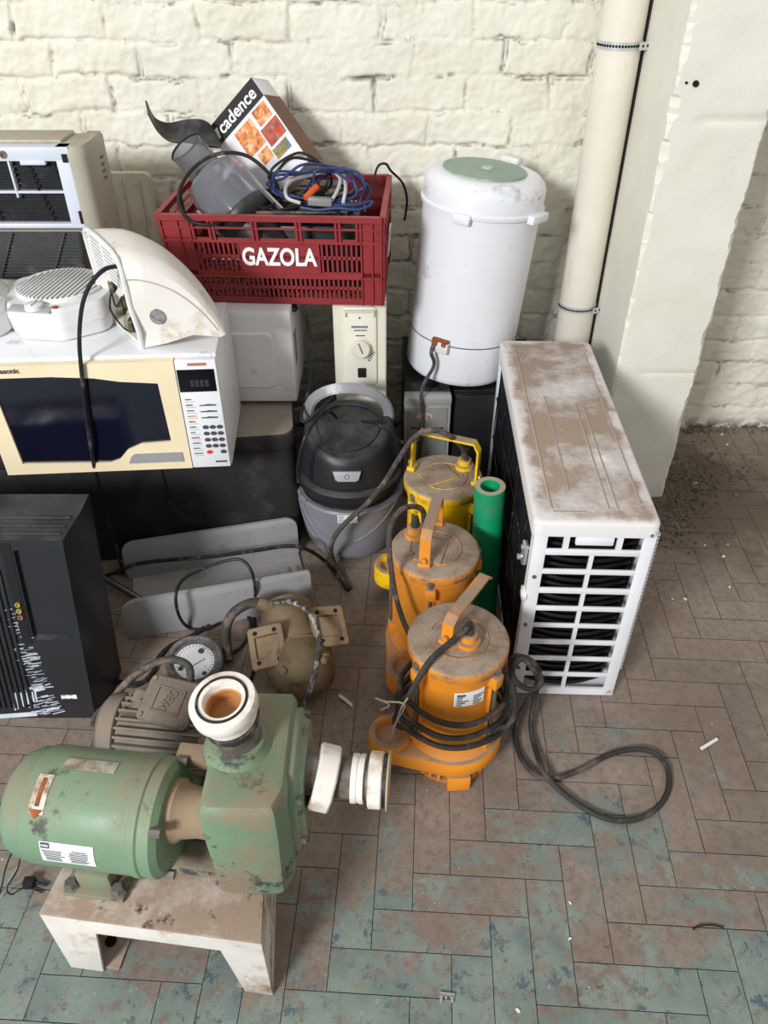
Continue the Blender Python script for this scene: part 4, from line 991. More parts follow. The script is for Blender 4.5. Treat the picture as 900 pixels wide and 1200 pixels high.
# ------------------------------------------------------------------ vacuum cleaner
def make_vacuum():
    C0 = (-0.098, 1.80, 0); M = T(C0)
    t = thing('vacuum_cleaner', C0, 'grey and black drum vacuum cleaner on the floor beside the black chest', 'vacuum cleaner')
    gm = mat('blue_grey_plastic', (128, 129, 138), 0.4, var=0.04, vs=4, dust=(130, 125, 120), dusta=0.62)
    dm = mat('charcoal_plastic', (38, 39, 43), 0.38, var=0.08, vs=4, dust=(80, 78, 78), dusta=0.56)
    b = MB(M)
    b.lathe([(0.0, 0.0), (0.105, 0.0), (0.122, 0.008), (0.133, 0.03), (0.142, 0.07), (0.150, 0.13), (0.154, 0.18), (0.155, 0.192), (0.150, 0.198), (0.0, 0.198)], 64)
    tank = b.build('dust_tank', gm, t)
    r = MB(M)
    def onb(a, z, off=0.0):
        rr_ = np.interp(z, [0, 0.03, 0.07, 0.13, 0.19, 0.21], [0.12, 0.133, 0.142, 0.150, 0.155, 0.156])+off
        return (rr_*math.cos(math.radians(a)), rr_*math.sin(math.radians(a)), z)
    for (a0, a1, z0, z1) in ((205, 262, 0.20, 0.045), (218, 268, 0.20, 0.085), (196, 246, 0.17, 0.03), (275, 330, 0.09, 0.19)):
        r.tube([onb(a0+(a1-a0)*(k/8), z0+(z1-z0)*(k/8)**(0.6 if a0 < 270 else 1.2), -0.001) for k in range(9)], 0.0026, 6, 3)
    r.build('raised_swirl', gm, tank)
    nk = MB(M); nk.lathe([(0.142, 0.196), (0.136, 0.200), (0.136, 0.236), (0.145, 0.244), (0.0, 0.244)], 56); nk.build('neck_band', MT['black_plastic'], t)
    h = MB(M)
    prof = [(0.150, 0.224), (0.155, 0.228), (0.155, 0.252), (0.150, 0.258), (0.140, 0.262), (0.140, 0.272), (0.147, 0.276), (0.139, 0.32), (0.128, 0.37), (0.121, 0.398), (0.113, 0.405), (0.108, 0.402), (0.080, 0.404), (0.0, 0.406)]
    rings = [[(rr*math.cos(2*PI*k/56)*0.97, rr*math.sin(2*PI*k/56)*1.0-0.010*(z-0.24)/0.18, z-0.055*max(0, (z-0.30)/0.118)*max(0, -math.sin(2*PI*k/56))*rr/0.12) for k in range(56)] for rr, z in prof]
    h.loft(rings); hd = h.build('motor_head', dm, t)
    rim = MB(M); pts = [(0.088*math.cos(2*PI*k/32), -0.012+0.088*math.sin(2*PI*k/32), 0.4035-0.05*max(0, -math.sin(2*PI*k/32))*0.75+0.003) for k in range(32)]
    rim.tube(pts, 0.003, 6, 2, closed=True); rim.build('lid_rim', dm, hd)
    sw = MB(M @ T((0.0, -0.142, 0.318)) @ RX(-20)); sw.prism([(-0.038, 0.012), (0.038, 0.012), (0.031, -0.012), (0.022, -0.016), (-0.022, -0.016), (-0.031, -0.012)], 0.014, frame((0, 0.006, 0), (1, 0, 0), (0, 0, 1)), 0.003)
    swo = sw.build('power_button', mat('pale_grey_plastic', (158, 158, 164), 0.4, var=0.03), hd)
    rg = MB(M @ T((0.0, -0.142, 0.318)) @ RX(-20)); rg.tube([(0.006*math.cos(k*0.5), -0.0086, -0.001+0.006*math.sin(k*0.5)) for k in range(12)], 0.0008, 5, 2, closed=True); rg.build('power_symbol', MT['ink'], swo)
    # handle: broad grey arch over the head
    ha = MB(M); pts = []
    for k in range(17):
        a = math.radians(-8+196*k/16); pts.append((0.112*math.cos(a)*(1-0.12*abs(math.sin(2*a))*0), 0.035-0.020*math.sin(a), 0.385+0.108*math.sin(a)**0.8 if math.sin(a) > 0 else 0.385+0.1*math.sin(a)))
    ha.strap(pts, 0.036, 0.028, (0, -0.85, 0.52))
    bmesh.ops.bevel(ha.bm, geom=list(ha.bm.edges), offset=0.004, segments=2, affect='EDGES')
    ha.build('carry_handle', mat('silver_grey_plastic', (138, 139, 144), 0.35, var=0.04), t, ang=50)
    for sx in (-1, 1):
        l = MB(M); l.loft([[(sx*0.118, 0.045, 0.39), (sx*0.104, 0.045, 0.39), (sx*0.104, 0.0, 0.39), (sx*0.118, 0.0, 0.39)], [(sx*0.150, 0.05, 0.245), (sx*0.12, 0.05, 0.245), (sx*0.12, -0.02, 0.245), (sx*0.150, -0.02, 0.245)]])
        l.build('handle_post', dm, hd)
    sticker(M @ T((-0.002, -0.1575, 0.183)) @ RX(85), 0.055, 0.026, tank, 6, cols=2, seed=4)
    # cord
    MB().tube([M @ Vector((-0.03, -0.01, 0.416)), at(380, 482, y=1.74), at(358, 512, y=1.66), at(349, 545, y=1.645), at(350, 565, y=1.64)], 0.0045, 8).build('power_cord', MT['black_rubber'], t)
    MB().tube([M @ Vector((0.04, -0.02, 0.410)), at(445, 498, y=1.72), at(465, 515, y=1.72), at(480, 520, y=1.75), at(492, 516, y=1.80)], 0.004, 8).build('power_cord', MT['black_rubber'], t)
make_vacuum()

# ------------------------------------------------------------------ red crate
CR = T((-0.557, 1.935, 0.682)) @ RZ(-3)
def make_crate():
    t = thing('plastic_crate', (-0.27, 2.12, 0.682), 'red slatted plastic crate of cables standing on a microwave and the radiator', 'crate')
    rm = mat('red_crate_plastic', (140, 46, 50), 0.45, var=0.06, vs=6, dust=(168, 92, 90), dusta=0.50, dirt=(120, 34, 38), da=0.62, ds=12)
    Wd, D, H = 0.553, 0.375, 0.228
    b = MB(CR)
    def wall(W_, frm, slots, openings, plain):
        """lattice wall; frm maps (u along, v up, w outwards)"""
        def q(u0, u1, v0, v1, w0=-0.004, w1=0.0):
            p = [frm(u, v, w) for u in (u0, u1) for v in (v0, v1) for w in (w0, w1)]
            lo = [min(c[i] for c in p) for i in range(3)]; hi = [max(c[i] for c in p) for i in range(3)]
            b.bx(lo[0], hi[0], lo[1], hi[1], lo[2], hi[2])
        q(0, W_, H-0.014, H, -0.006, 0.008); q(0, W_, 0.166-0.006, 0.166, -0.004, 0.006); q(0, W_, 0.0, 0.016, -0.004, 0.002)
        q(0, W_, 0.160, 0.170); q(0, W_, 0.070, 0.086); q(0, W_, 0.194, 0.197, -0.004, 0.005); q(0, W_, 0.070, 0.074, -0.004, 0.006)
        e = openings
        xs = [0.0]+[v for o in e for v in o]+[W_]
        for u0, u1 in zip(xs[0::2], xs[1::2]): q(u0, u1, 0.168, H-0.012)
        for u0, u1 in e:
            for u in (u0, u1): q(u-0.003, u+0.003, 0.166, H-0.012, -0.004, 0.006)
        for u0, u1 in plain:
            q(u0, u1, 0.084, 0.162)
        x0, x1 = slots
        q(0, x0, 0.014, 0.164); q(x1, W_, 0.014, 0.164)
        for u in (0.001, x0-0.028, x0, x1, x1+0.028, W_-0.001): q(max(0, u-0.002), min(W_, u+0.002), 0.0, H-0.012, -0.004, 0.006)
        n = int((x1-x0)/0.0125)
        for k in range(n+1):
            u = x0+(x1-x0)*k/n
            q(u-0.0026, u+0.0026, 0.014, 0.072)
            if not any(a <= u <= c for a, c in plain): q(u-0.0026, u+0.0026, 0.084, 0.162)
        q(x0, x1, 0.040, 0.047); q(x0, x1, 0.119, 0.127)
        for a, c in plain:
            for u in (a, c): q(u-0.0015, u+0.0015, 0.082, 0.164, -0.004, 0.003)
            q(a, c, 0.083, 0.086, -0.004, 0.003)
    W1 = Wd
    wall(W1, lambda u, v, w: (u, -w, v), (0.072, 0.500), [(0.080, 0.122), (0.132, 0.230), (0.240, 0.340), (0.350, 0.438), (0.448, 0.490)], [(0.185, 0.392)])
    wall(W1, lambda u, v, w: (u, D+w, v), (0.072, 0.488), [(0.132, 0.230), (0.240, 0.340), (0.350, 0.438)], [(0.185, 0.392)])
    wall(D, lambda u, v, w: (Wd+w, u, v), (0.06, 0.315), [(0.075, 0.175), (0.20, 0.30)], [(0.12, 0.25)])
    wall(D, lambda u, v, w: (-w, u, v), (0.06, 0.315), [(0.075, 0.175), (0.20, 0.30)], [(0.12, 0.25)])
    for k in range(23): b.bx(0.003+k*0.0248, 0.003+k*0.0248+0.008, 0, D, 0.0, 0.005)
    for k in range(12): b.bx(0, Wd, 0.005+k*0.0325, 0.012+k*0.0325, 0.0005, 0.0055)
    for v in b.bm.verts:      # walls lean in a little towards the bottom
        p = CR.inverted() @ v.co; s = (1-p.z/H)
        p.x += (Wd/2-p.x)/(Wd/2)*0.010*s+0.010*s; p.y += (D/2-p.y)/(D/2)*0.008*s; v.co = CR @ p
    body = b.build('crate_body', rm, t, ang=20)
    lettering('lettering', 'GAZOLA', 0.060, CR @ frame((0.2925, -0.0030+0.004, 0.123), (1, 0, 0), (0, 0.03, 1)), mat('white_crate_print', (236, 232, 232), 0.5, var=0.02), body, ext=0.0012, bold=0.0018, sx=0.78)
    st = MB(CR); st.box((Wd+0.002+0.010, 0.13, 0.13), (0.004, 0.07, 0.065), rot=RY(3)); st.build('paper_label', mat('scuffed_label', (214, 206, 200), 0.6, dirt=(150, 70, 70), da=0.6, ds=18), body)
make_crate()

# ------------------------------------------------------------------ things inside the crate
def make_carton():
    n = Vector((-0.38, -0.90, 0.22)).normalized(); P0 = at(305, 170, y=2.19)
    A, B, C = (onplane(*p, P0, n) for p in ((295, 91), (243, 153), (371, 176)))
    t = thing('appliance_carton', (A+B+C)/3, 'white and black printed carton leaning in the red crate', 'box')
    X = (A-B).normalized(); w = (A-B).length          # the lettering runs from B towards A
    Dn = (C-A); Dn = Dn-X*Dn.dot(X); h = Dn.length*1.02; Y = -Dn.normalized()
    F = frame(B, X, Y); F.translation = B              # x along lettering, y towards the top band edge, z out
    if F.to_3x3() @ Vector((0, 0, 1)) @ n < 0: F = F @ Matrix.Diagonal((1, 1, -1, 1))
    wm = mat('white_carton', (226, 224, 230), 0.5, var=0.02)
    km = mat('carton_black', (34, 33, 36), 0.4, var=0.04); om = mat('carton_orange', (214, 124, 58), 0.5, var=0.3, vs=70, dirt=(236, 200, 160), da=0.56, ds=55)
    b = MB(F); b.bx(0, w, -h, 0, -0.085, 0, 0.001); box = b.build('carton', wm, t)
    k = MB(F); k.bx(0.0005, w-0.0005, -0.052, 0.0012, -0.0855, 0.0008); k.build('black_band', km, box)
    q = MB(F); q.bx(w-0.001, w+0.0009, -h+0.001, -0.05, -0.085, -0.001); q.build('carton_side', mat('carton_brown', (120, 84, 66), 0.6), box)
    lettering('lettering', 'cadence', 0.044, F @ T((w*0.545, -0.026, 0.0010)), mat('carton_white_print', (240, 240, 240), 0.5, var=0.0), box, bold=0.0008, ext=0.0004)
    l = MB(F); l.prism([(0.008, -0.040), (0.022, -0.040), (0.030, -0.014), (0.016, -0.014)], 0.0004, T((0, 0, 0.0008))); l.build('logo_mark', mat('carton_white_mark', (240, 240, 240), 0.5, var=0.0), box)
    pics = [(0.30, 0.64, -0.135, -0.062, om), (0.70, 0.95, -0.10, -0.058, om), (0.66, 0.98, -0.155, -0.106, mat('picture_red_grey', (150, 96, 88), 0.5, var=0.4, vs=60, dirt=(206, 74, 44), da=0.52, ds=40)), (0.42, 0.62, -0.175, -0.142, om), (0.64, 0.92, -0.19, -0.162, mat('picture_olive', (150, 132, 70), 0.5, var=0.3, vs=60, dirt=(90, 120, 150), da=0.56, ds=40))]
    for u0, u1, v0, v1, m in pics:
        p = MB(F); p.bx(w*u0, w*u1, v0, v1, 0.0, 0.0006); p.build('printed_picture', m, box)
make_carton()

def make_juicer():
    p0 = at(217, 172, y=2.100); p1 = at(247, 209, y=2.065); p2 = at(278, 243, y=2.03)
    t = thing('juicer', p2, 'food processor with clear bowl and feed chute lying tilted in the red crate', 'juicer')
    q = NT('smoky_clear_plastic'); q.b.inputs['Base Color'].default_value = (0.66, 0.69, 0.76, 1); q.b.inputs['Transmission Weight'].default_value = 0.86; q.b.inputs['Roughness'].default_value = 0.10; q.b.inputs['IOR'].default_value = 1.22
    clear = q.m
    q = NT('smoky_grey_plastic'); q.b.inputs['Base Color'].default_value = (0.50, 0.51, 0.54, 1); q.b.inputs['Transmission Weight'].default_value = 0.88; q.b.inputs['Roughness'].default_value = 0.10; q.b.inputs['IOR'].default_value = 1.2
    smoke = q.m
    ax = (p2-p0).normalized(); F = T(p0) @ ax.to_track_quat('Z', 'Y').to_matrix().to_4x4()
    L1 = (p1-p0).length; L2 = (p2-p0).length
    c = MB(F); c.lathe([(0.042, 0.0), (0.0445, 0.001), (0.046, L1), (0.044, L1), (0.041, 0.002), (0.042, 0.0)], 40); ch = c.build('feed_chute', smoke, t)
    r = MB(F); r.tube([(0.0435*math.cos(2*PI*k/24), 0.0435*math.sin(2*PI*k/24), 0.002) for k in range(24)], 0.003, 6, 2, closed=True); r.build('chute_rim', MT['black_plastic'], ch)
    b = MB(F); b.lathe([(0.044, L1-0.012), (0.066, L1-0.006), (0.074, L1+0.004), (0.080, L1+0.03), (0.081, L2+0.018), (0.079, L2+0.018), (0.077, L1+0.032), (0.070, L1+0.006), (0.044, L1-0.009)], 48); b.build('clear_bowl', clear, t)
    s = MB(F); s.lathe([(0.0, L1+0.035), (0.03, L1+0.035), (0.045, L2), (0.05, L2+0.01), (0.0, L2+0.012)], 32); s.build('pulp_basket', MT['black_plastic'], t)
    m = MB(F); m.lathe([(0.0, L2+0.016), (0.082, L2+0.016), (0.084, L2+0.022), (0.080, L2+0.045), (0.066, L2+0.06), (0.060, L2+0.13), (0.055, L2+0.15), (0.0, L2+0.155)], 40); m.build('motor_base', MT['black_plastic'], t)
    a = MB(); a.strap([at(285, 195, y=2.02), at(307, 222, y=2.0), at(337, 252, y=1.985)], 0.012, 0.006, (0.5, -0.6, 0.6)); a.build('silver_clamp', MT['chrome'], t)
    a = MB(); a.strap([at(230, 248, y=1.972), at(247, 262, y=1.968), at(262, 279, y=1.965)], 0.012, 0.006, (0.5, -0.6, 0.6)); a.build('silver_clamp', MT['chrome'], t)
make_juicer()

def make_scoop():
    """bent black plastic hood perched over the chute"""
    top = [(170, 118), (180, 138), (197, 145), (218, 141), (236, 141), (247, 148), (258, 168)]
    mid = [(172, 128), (182, 148), (198, 158), (217, 157), (235, 158), (247, 164), (259, 172)]
    bot = [(173, 134), (184, 154), (198, 166), (216, 169), (233, 171), (247, 173), (259, 174)]
    g = [[at(*p, y=2.185+dy) for p in row] for row, dy in ((top, 0.03), (mid, 0.0), (bot, -0.04))]
    G = []
    for row in zip(*g): G.append(row)
    sm = [catmull([G[i][j] for i in range(7)], 5) for j in range(3)]
    cols = [catmull([sm[j][i] for j in range(3)], 4) for i in range(len(sm[0]))]
    o = MB().shell(cols, 0.004).build('plastic_hood', mat('dusty_black_plastic', (40, 40, 42), 0.45, var=0.15, dust=(100, 96, 92), dusta=0.56, dirt=(84, 80, 78), da=0.56, ds=14))
    tag(o, 'bent black plastic hood resting on the chute at the back of the red crate', 'plastic hood')
make_scoop()

blue = mat('blue_cable_sheath', (44, 62, 108), 0.45, var=0.12); whitec = mat('white_cable_sheath', (190, 188, 190), 0.45, var=0.08)
def crate_loops():
    rr = random.Random(21)
    def loop(cx, cy, rx, ry, yb, turns, jit, rot=0):
        P = []
        N = int(turns*10)
        for k in range(N):
            a = 2*PI*k/10+rot; j = lambda: rr.uniform(-jit, jit)
            p = at(cx+rx*math.cos(a)+j(), cy+ry*math.sin(a)+j(), y=yb+0.045*math.sin(a*0.5+cx)+rr.uniform(-0.015, 0.015))
            P.append(p)
        return P
    cable('network_cable', loop(368, 218, 52, 20, 2.05, 3.3, 6), 0.0034, blue, 'blue cable looped widest on top of the red crate', group='cables in the red crate')
    cable('network_cable', loop(395, 225, 36, 22, 2.07, 2.6, 7, 1.0), 0.0034, blue, 'blue cable coiled tightest at the right of the crate tangle', group='cables in the red crate')
    cable('network_cable', [at(352, 243, y=1.98), at(372, 246, y=1.975), at(395, 244, y=1.975), at(415, 246, y=1.975), at(430, 243, y=1.985), at(436, 236, y=2.02), at(420, 240, y=1.99), at(390, 241, y=1.985), at(360, 240, y=1.99)], 0.0036, blue, 'blue cable lying straight along the front rim of the crate', group='cables in the red crate')
    cable('electric_cable', loop(352, 208, 34, 24, 2.08, 2.2, 6, 0.6), 0.0036, MT['black_rubber'], 'thin black cord tangled among the blue cables', group='cables in the red crate')
    cable('electric_cable', [at(430, 240, y=2.12), at(437, 214, y=2.20), at(443, 195, y=2.26), at(452, 192, y=2.30), at(458, 200, y=2.32), at(472, 215, y=2.345), at(477, 235, y=2.35), at(474, 258, y=2.35)], 0.0036, MT['black_rubber'], 'black cord arching over the right back corner of the crate', group='cables in the red crate')
    cable('electric_cable', [at(320, 246, y=1.99), at(300, 245, y=1.985), at(270, 255, y=1.95), at(248, 263, y=1.925), at(225, 260, y=1.92), at(212, 245, y=1.925), at(210, 225, y=1.96), at(222, 202, y=2.0), at(243, 185, y=2.02), at(266, 179, y=2.02), at(290, 183, y=2.02), at(312, 200, y=2.01), at(326, 220, y=2.02), at(320, 240, y=2.02)], 0.0046, MT['black_rubber'], 'black cord curling over the clear bowl and out over the front rim', group='cables in the red crate')
    cable('white_cable', [at(352, 238, y=1.985), at(337, 232, y=1.99), at(335, 220, y=2.02), at(346, 210, y=2.06), at(366, 205, y=2.08), at(385, 200, y=2.08), at(398, 208, y=2.06), at(396, 222, y=2.03), at(388, 236, y=2.0)], 0.0046, whitec, 'white cable bent over the middle of the crate tangle', group='cables in the red crate')
    cable('white_cable', [at(402, 238, y=1.99), at(405, 220, y=2.03), at(402, 205, y=2.08), at(394, 196, y=2.10)], 0.0046, whitec, 'short white cable standing up at the right of the crate tangle', group='cables in the red crate')
    pl = MB(); pl.cyl(at(358, 232, y=1.985), at(371, 219, y=2.02), 0.0075, 10, 0.0095); p = pl.build('connector', mat('orange_plastic', (214, 92, 40), 0.4)); tag(p, 'orange connector lying on the tangled blue cables', 'connector')
    c = MB(); q0 = at(375, 236, y=1.985); c.box(q0, (0.06, 0.022, 0.02), 0.004, rot=RY(4)); p = c.build('plug_adapter', mat('grey_plastic', (138, 136, 136), 0.4)); tag(p, 'small grey plug lying in front of the orange connector', 'plug')
    # dark clutter that fills the crate below the rim
    f = thing('power_strip', CR @ Vector((0.33, 0.14, 0.006)), 'black power adapter strip lying low inside the red crate', 'power strip')
    k = MB(CR); k.box((0.36, 0.16, 0.10), (0.26, 0.22, 0.18), 0.02); k.box((0.35, 0.10, 0.195), (0.20, 0.07, 0.03), 0.008); k.build('casing', MT['black_plastic'], f)
    rr = random.Random(3)
    for i in range(3):
        P = []
        for j in range(16): P.append(CR @ Vector((0.17+0.30*rr.random(), 0.03+0.22*rr.random(), 0.19+0.05*rr.random())))
        cable('electric_cable', P, 0.0038, (MT['black_rubber'], MT['black_rubber'], MT['grey_rubber'])[i], ('black cord bunched low in the crate, nearest its front slats', 'black cord bunched low in the crate behind the white cable', 'dusty grey cord bunched low in the crate')[i], group='cables in the red crate')
crate_loops()

# ------------------------------------------------------------------ things on top of the front microwave
def make_curved_heater():
    t = thing('heater_casing', (-0.50, 1.66, 0.72), 'curved white heater casing tipped over on the front microwave, open end to the left', 'heater')
    m = mat('scuffed_ivory_plastic', (223, 219, 213), 0.4, var=0.03, vs=3, dirt=(186, 170, 148), da=0.62, ds=8, dw=0.06)
    yn, yf = 1.588, 1.758
    curve = [(138, 302), (160, 303), (190, 313), (212, 327), (232, 346), (248, 366), (258, 382), (262, 390)]
    near = [at(*p, y=yn) for p in curve]
    bot = [at(*p, y=yn) for p in ((166, 405), (195, 399), (226, 389), (258, 391.5))]
    farpx = [(97, 265, 1.750), (140, 263, 1.748), (180, 279, 1.735), (208, 300, 1.715), (230, 323, 1.69), (247, 347, 1.66), (259, 369, 1.635), (264, 386, 1.61)]
    fard = [at(a, b_, y=c_) for a, b_, c_ in farpx]
    zlow = min(p.z for p in bot); dz = 0.7195-zlow
    near = [p+Vector((0, 0, dz)) for p in near]; fard = [p+Vector((0, 0, dz)) for p in fard]; bot = [p+Vector((0, 0, dz)) for p in bot]
    NC = 28
    nc = catmull(near, 4); nc = [nc[int(round(i*(len(nc)-1)/NC))] for i in range(NC+1)]
    fc = catmull(fard, 4); fc = [fc[int(round(i*(len(fc)-1)/NC))] for i in range(NC+1)]
    # bottom line resampled from the open end to the tail
    def lerp_poly(P, f):
        k = f*(len(P)-1); i = min(int(k), len(P)-2); return P[i].lerp(P[i+1], k-i)
    bc = [lerp_poly(bot, i/NC) for i in range(NC+1)]
    rings = []
    for i in range(NC+1):
        f = i/NC; top, low = nc[i], bc[i]; dep = (yf-yn)*(1-0.25*f**2); y0 = yn
        dv = fc[i]-nc[i]
        h = top-low
        crown = 0.012*(1-f*0.6)
        ring = [low.copy(), low+h*0.5+Vector((0, -0.004*(1-f), 0)), low+h*0.93]
        up = Vector((h.x, 0, h.z)); up = up.normalized() if up.length > 1e-5 else Vector((0, 0, 1))
        for a in range(1, 8):
            g = a/8; ring.append(top+dv*g+up*crown*math.sin(PI*g)**0.6)
        dl = Vector((dv.x, dv.y, max(0.0, 0.7195-low.z))); ring += [low+h*0.93+dv*0.93+dl*0.07, low+h*0.5+dv*0.5+dl*0.5, low+dl]
        rings.append(ring)
    b = MB()
    b.loft(rings, False, True)
    inner = []
    cen = sum(rings[0], Vector())/len(rings[0])
    for i in (0, 5, 10):
        c = sum(rings[i], Vector())/len(rings[i]); inner.append([c+(p-c)*0.93 for p in rings[i]])
    b.loft([rings[0]]+inner, False, True)
    body = b.build('shell', m, t, ang=42)
    # raised seam following the curve on the near side
    s = MB(); s.tube([nc[i]*0.80+bc[i]*0.20+Vector((0, -0.001-0.002*(1-i/NC), 0)) for i in range(0, NC-1, 3)], 0.0016, 6, 3); s.build('side_seam', mat('ivory_seam', (186, 176, 164), 0.5), body)
    # frame, grille bars and bare electronics in the open end
    fr = MB(); fr.tube([p for p in rings[0]], 0.006, 8, 2, closed=True); fr.build('end_frame', MT['white_plastic'], t)
    r0 = rings[0]; lo_n, lo_f = r0[0], r0[-1]; hi_n, hi_f = r0[3], r0[9]
    def q(u, v, off=0.0): return lo_n.lerp(lo_f, u).lerp(hi_n.lerp(hi_f, u), v)+Vector((off, 0, 0))
    g = MB()
    for k in range(9):
        v = 0.62+0.045*k; g.tube([q(0.08, v), q(0.92, v)], 0.0028, 6, 1, smooth=False)
    for u in (0.05, 0.5, 0.95): g.tube([q(u, 0.58), q(u, 1.0)], 0.003, 6, 1, smooth=False)
    g.build('air_grille', MT['white_plastic'], t)
    e = MB()
    for (u, v, sx) in ((0.25, 0.45, 0.03), (0.5, 0.30, 0.04), (0.7, 0.48, 0.03), (0.35, 0.15, 0.03)): e.box(q(u, v, 0.012), (0.012, sx, 0.028), 0.003)
    e.build('control_board', mat('olive_electronics', (112, 112, 78), 0.6, var=0.4, vs=50, dirt=(60, 56, 52), da=0.5, ds=40), t)
    w = MB(); w.tube([q(0.2, 0.5, 0.0), q(0.35, 0.35, -0.012), q(0.5, 0.45, -0.006), q(0.7, 0.2, -0.008), q(0.45, 0.08, -0.004), q(0.25, 0.1, 0.0)], 0.0022, 6); w.build('loose_wire', MT['black_rubber'], t)
    p = bc[0].lerp(nc[0], 0.33); q2 = bc[9].lerp(nc[9], 0.33)
    c = onplane(185, 371, (0, yn-0.003, 0), Vector((0, -1, 0)))
    d = MB(T(c+Vector((0, -0.001, 0))) @ RX(90)); d.solid([(0.0175, -0.004), (0.0175, 0.0015)], 28); d.build('round_badge', mat('grey_badge', (146, 144, 146), 0.4, dirt=(90, 90, 94), da=0.53, ds=60), body)
    sw = MB(); sw.box(q(-0.02, 0.90)+Vector((0.012, -0.006, 0)), (0.016, 0.010, 0.012), 0.003); sw.build('cord_grip', MT['white_plastic'], body)
    A = q(-0.02, 0.90)+Vector((0.004, -0.012, 0))
    pts = [A, at(122, 316, y=1.565), at(106, 333, y=1.55), at(96, 360, y=1.535), at(93, 400, y=1.525), at(96, 440, y=1.522), at(100, 480, y=1.520), at(106, 520, y=1.520), at(111, 550, y=1.535), at(118, 580, y=1.60), at(126, 605, y=1.612), at(133, 630, y=1.610), at(140, 655, y=1.60), at(144, 672, z=0.006)]
    MB().tube(pts, 0.0048, 8).build('power_cord', MT['black_rubber'], t)
make_curved_heater()

def make_fan_heater():
    C0 = Vector((-0.765, 1.742, 0.718)); M = T(C0) @ RZ(-8)
    t = thing('fan_heater', C0, 'squat white eight-sided fan heater with round slatted grille on top of the front microwave', 'fan heater')
    m = MT['white_plastic']
    def octo(s, z):
        out = []
        for k in range(8):
            a = math.radians(22.5+45*k)
            for d in (-7, -3, 3, 7):
                r = (0.131-0.002*abs(d)/3)*s; out.append((r*1.06*math.cos(a+math.radians(d)), r*0.98*math.sin(a+math.radians(d)), z))
        return out
    b = MB(M); b.loft([octo(0.90, 0.0), octo(0.96, 0.004), octo(0.985, 0.030), octo(0.99, 0.0315), octo(0.99, 0.0345), octo(1.0, 0.036), octo(1.0, 0.066), octo(0.985, 0.074), octo(0.95, 0.079)])
    body = b.build('housing', m, t, ang=30)
    G = M @ T((0.0, 0.012, 0.079))
    r = MB(G); r.lathe([(0.100, -0.002), (0.100, 0.006), (0.096, 0.009), (0.092, 0.006), (0.092, -0.002)], 48); gr = r.build('grille_ring', m, t)
    dk = MB(G); dk.solid([(0.093, -0.001), (0.093, 0.0005)], 40); dk.build('fan_opening', mat('grey_inside', (120, 116, 110), 0.7), gr)
    s = MB(G)
    for k in range(17):
        x = -0.084+k*0.0105; h = math.sqrt(max(0, 0.094**2-x*x)); s.box((x, 0, 0.005+0.004*(1-(x/0.09)**2)), (0.0048, 2*h, 0.005), 0.001, rot=RZ(0))
    s.build('grille_slats', m, gr)
    p = MB(M @ T((0.0, -0.118, 0.0765)) @ RX(8)); p.box((-0.01, 0.004, 0.0), (0.10, 0.028, 0.004), 0.002); p.build('control_strip', mat('grey_strip', (170, 168, 166), 0.5), body)
    k = MB(M @ T((0.0, -0.113, 0.078))); k.lathe([(0.021, 0.0), (0.020, 0.010), (0.017, 0.012), (0.0, 0.012)], 28); k.box((0, 0, 0.013), (0.006, 0.034, 0.006), 0.002); k.build('dial', m, t)
    l = MB(M @ T((0.045, -0.105, 0.079))); l.solid([(0.007, 0), (0.006, 0.003)], 14); l.build('pilot_lamp', mat('red_lamp', (150, 60, 50), 0.3), body)
    # part of another white appliance at its left
    t2 = thing('jug_kettle', (-0.975, 1.68, 0.718), 'rounded white appliance left of the fan heater, cut off by the picture edge', 'appliance')
    b = MB(T((-0.975, 1.70, 0.718))); b.lathe([(0.0, 0.0), (0.098, 0.0), (0.106, 0.010), (0.108, 0.05), (0.100, 0.085), (0.085, 0.10), (0.0, 0.106)], 44); bo = b.build('housing', m, t2)
    h = MB(); h.cyl((-0.90, 1.665, 0.80), (-0.862, 1.655, 0.795), 0.017, 20); h.build('spout', m, t2)
make_fan_heater()

